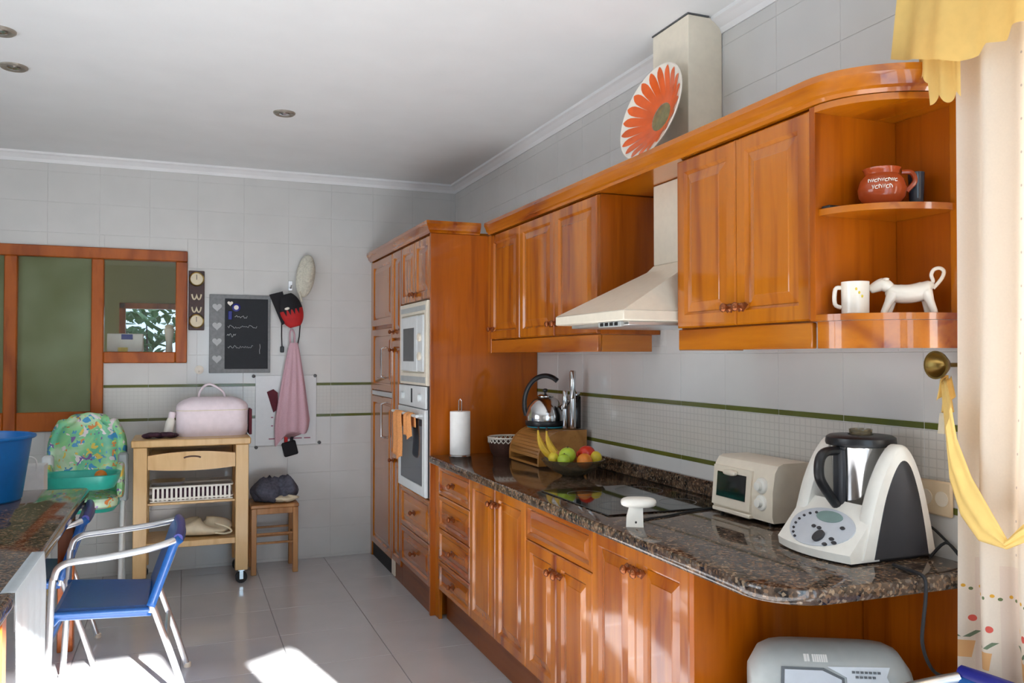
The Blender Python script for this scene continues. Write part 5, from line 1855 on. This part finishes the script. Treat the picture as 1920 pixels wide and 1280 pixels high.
obj('prong', MB().tube([(.105, YW - .009, 1.36), (.105, YW - .028, 1.35), (.105, YW - .034, 1.362)], .005, 8), 'porcelain', t)

t = thing('acrylic_panel', 'white acrylic notice panel fixed by four screws behind the apron', 'panel', (.69, YW, .82))
obj('sheet', MB().box(.478, .902, YW - .010, YW - .003, .825, 1.322, .002), 'acrylic', t, smooth=False)
for x, z in ((.465, 1.318), (.892, 1.318), (.485, .815), (.924, .835)):
    obj('screw', MB().lathe([(.012, .0), (.012, -.016), (.008, -.019), (.001, -.019)], (x, YW, z), 14, 'y'), 'darkgrey', t)
pl_ = MB()
for k, (a, b) in enumerate(((.57, .66), (.68, .80), (.815, .86))):
    pl_.box(a, b, YW - .0108, YW - .0102, .868, .876)
for z in (1.02, .96):
    pl_.box(.585, .60, YW - .0108, YW - .0102, z, z + .008)
obj('printed_line', pl_, 'pinkline', t, smooth=False)

# hanging things
hk = thing('coat_hook', 'steel wall hook carrying cap and apron', 'hook', (.715, YW, 1.93))
obj('plate', MB().box(.70, .73, YW - .006, YW, 1.93, 2.0, .002), 'alu', hk)
obj('prong', MB().tube([(.715, YW - .005, 1.95), (.715, YW - .05, 1.945), (.715, YW - .065, 1.965)], .005, 8), 'alu', hk)

t = thing('baseball_cap', 'black and red baseball cap hanging on the wall', 'cap', (.70, YW - .06, 1.68))
capm = Matrix.Translation((.715, YW - .058, 1.775)) @ Matrix.Rotation(R(-16), 4, 'Y')
def dome(u0, u1, nv=10, r=1.0):
    rg = []
    for i in range(nv + 1):
        u = u0 + (u1 - u0) * i / nv
        ring = []
        for k in range(17):
            a = PI * k / 16
            rr = math.sqrt(max(0.0, 1 - (2 * u - 1) ** 2 * .82))
            ring.append((.085 * r * rr * math.cos(a), -.055 * r * rr * math.sin(a), -.11 + .24 * u))
        rg.append(ring)
    return MB().rings(rg, True, True)
obj('front_panel', dome(0.0, .52).xf(capm), 'red', t, ang=70)
obj('crown', dome(.521, 1.0).xf(capm), 'blackcloth', t, ang=70)
for k in range(4):
    obj('flame_print', MB().prism([(-.045 + k * .03 - .012, .018), (-.045 + k * .03 + .012, .018), (-.045 + k * .03, -.025)], -.0585 + abs(k - 1.5) * .006, -.050 + abs(k - 1.5) * .006, 'y').xf(capm), 'blackcloth', t, smooth=False)
obj('badge', MB().ell((-.028, -.056, .028), (.018, .004, .010), 12, 6).xf(capm), 'porcelain', t)
vz = MB().prism([(-.115, .155), (-.02, .155), (-.02, .12), (-.07, -.07), (-.088, -.075)], -.02, -.012, 'y')
obj('visor', vz.xf(capm), 'blackcloth', t, smooth=False)
t = thing('sun_hat', 'pale straw sun hat hung edge-on above the cap', 'hat', (.815, YW - .05, 1.87))
hm = Matrix.Translation((.815, YW - .052, 2.035)) @ Matrix.Rotation(R(8), 4, 'Y')
obj('brim', MB().ell((0, 0, 0), (.066, .030, .155), 20, 14).xf(hm), 'straw', t)
obj('crown', MB().ell((.016, -.012, .03), (.045, .035, .085), 16, 10).xf(hm), 'straw', t)
obj('ribbon', MB().tube([(-.03, -.02, -.12), (-.01, -.025, -.17), (.0, -.012, -.185)], .008, 8).xf(hm), 'straw', t)

t = thing('lanyard', 'black cord loop hanging from the cap to the apron', 'cord', (.71, YW - .035, 1.5))
obj('cord', MB().tube([(.655, YW - .012, 1.70), (.655, YW - .014, 1.60), (.658, YW - .014, 1.53)], .004, 6), 'blackcloth', t)
obj('cord', MB().tube([(.785, YW - .012, 1.70), (.778, YW - .014, 1.60), (.765, YW - .014, 1.53)], .004, 6), 'blackcloth', t)
obj('clip', MB().box(.645, .672, YW - .022, YW - .006, 1.485, 1.53, .005), 'black', t)

t = thing('apron', 'pink checked apron hanging in folds over the acrylic panel', 'apron', (.725, YW - .04, .88))
rg = []
for i in range(19):
    u = i / 18
    z = 1.555 - (1.555 - .90) * u
    hw = .028 + .108 * u ** .85
    if u > .86:
        hw *= 1 - (u - .86) * .9
    cx = .735 - .010 * u
    ring = []
    for k in range(40):
        a = 2 * PI * k / 40
        rip = 1 + .16 * math.sin(7 * a + u * 1.5) * min(1, u * 2.2)
        zz = z + (.03 * math.sin(3 * a + .6) - .05 * math.cos(a) * -1) * max(0, (u - .8) / .2)
        ring.append((cx + hw * math.cos(a) * (.94 + .06 * rip), YW - .054 + (.014 + .020 * u) * math.sin(a) + .011 * min(1, u * 2) * math.sin(11 * math.cos(a) + 2.0 + u) * (1 if math.sin(a) < 0 else -.2), zz))
    rg.append(ring)
obj('cloth', MB().rings(rg), 'pink_cloth', t, ang=80)
obj('neck_loop', MB().tube([(.715, YW - .03, 1.53), (.712, YW - .02, 1.62), (.725, YW - .02, 1.65), (.742, YW - .02, 1.62), (.745, YW - .03, 1.53)], .006, 6), 'pink_cloth', t)
t = thing('pot_holder', 'black quilted pot holder dangling below the pink apron', 'pot holder', (.715, YW - .03, .74))
phm = Matrix.Translation((.715, YW - .024, .80)) @ Matrix.Rotation(R(-14), 4, 'Y')
obj('pad', MB().box(-.05, .05, -.010, .010, -.052, .052, .008).xf(phm), 'blackcloth', t)
obj('loop', MB().tube([(.725, YW - .024, .848), (.73, YW - .024, .90), (.73, YW - .022, .98)], .011, 6, flat=.5), 'blackcloth', t)
tag(obj('red_strap', MB().box(.675, .70, YW - .026, YW - .015, .845, .97, .003), 'red'), 'short red strap beside the black pot holder', 'strap')
tag(obj('dark_cloth', MB().prism([(.555, 1.205), (.60, 1.225), (.63, 1.20), (.63, 1.08), (.60, 1.06)], YW - .022, YW - .0115, 'y'), 'maroon', smooth=False), 'dark maroon cloth corner peeping from behind the apron', 'cloth')
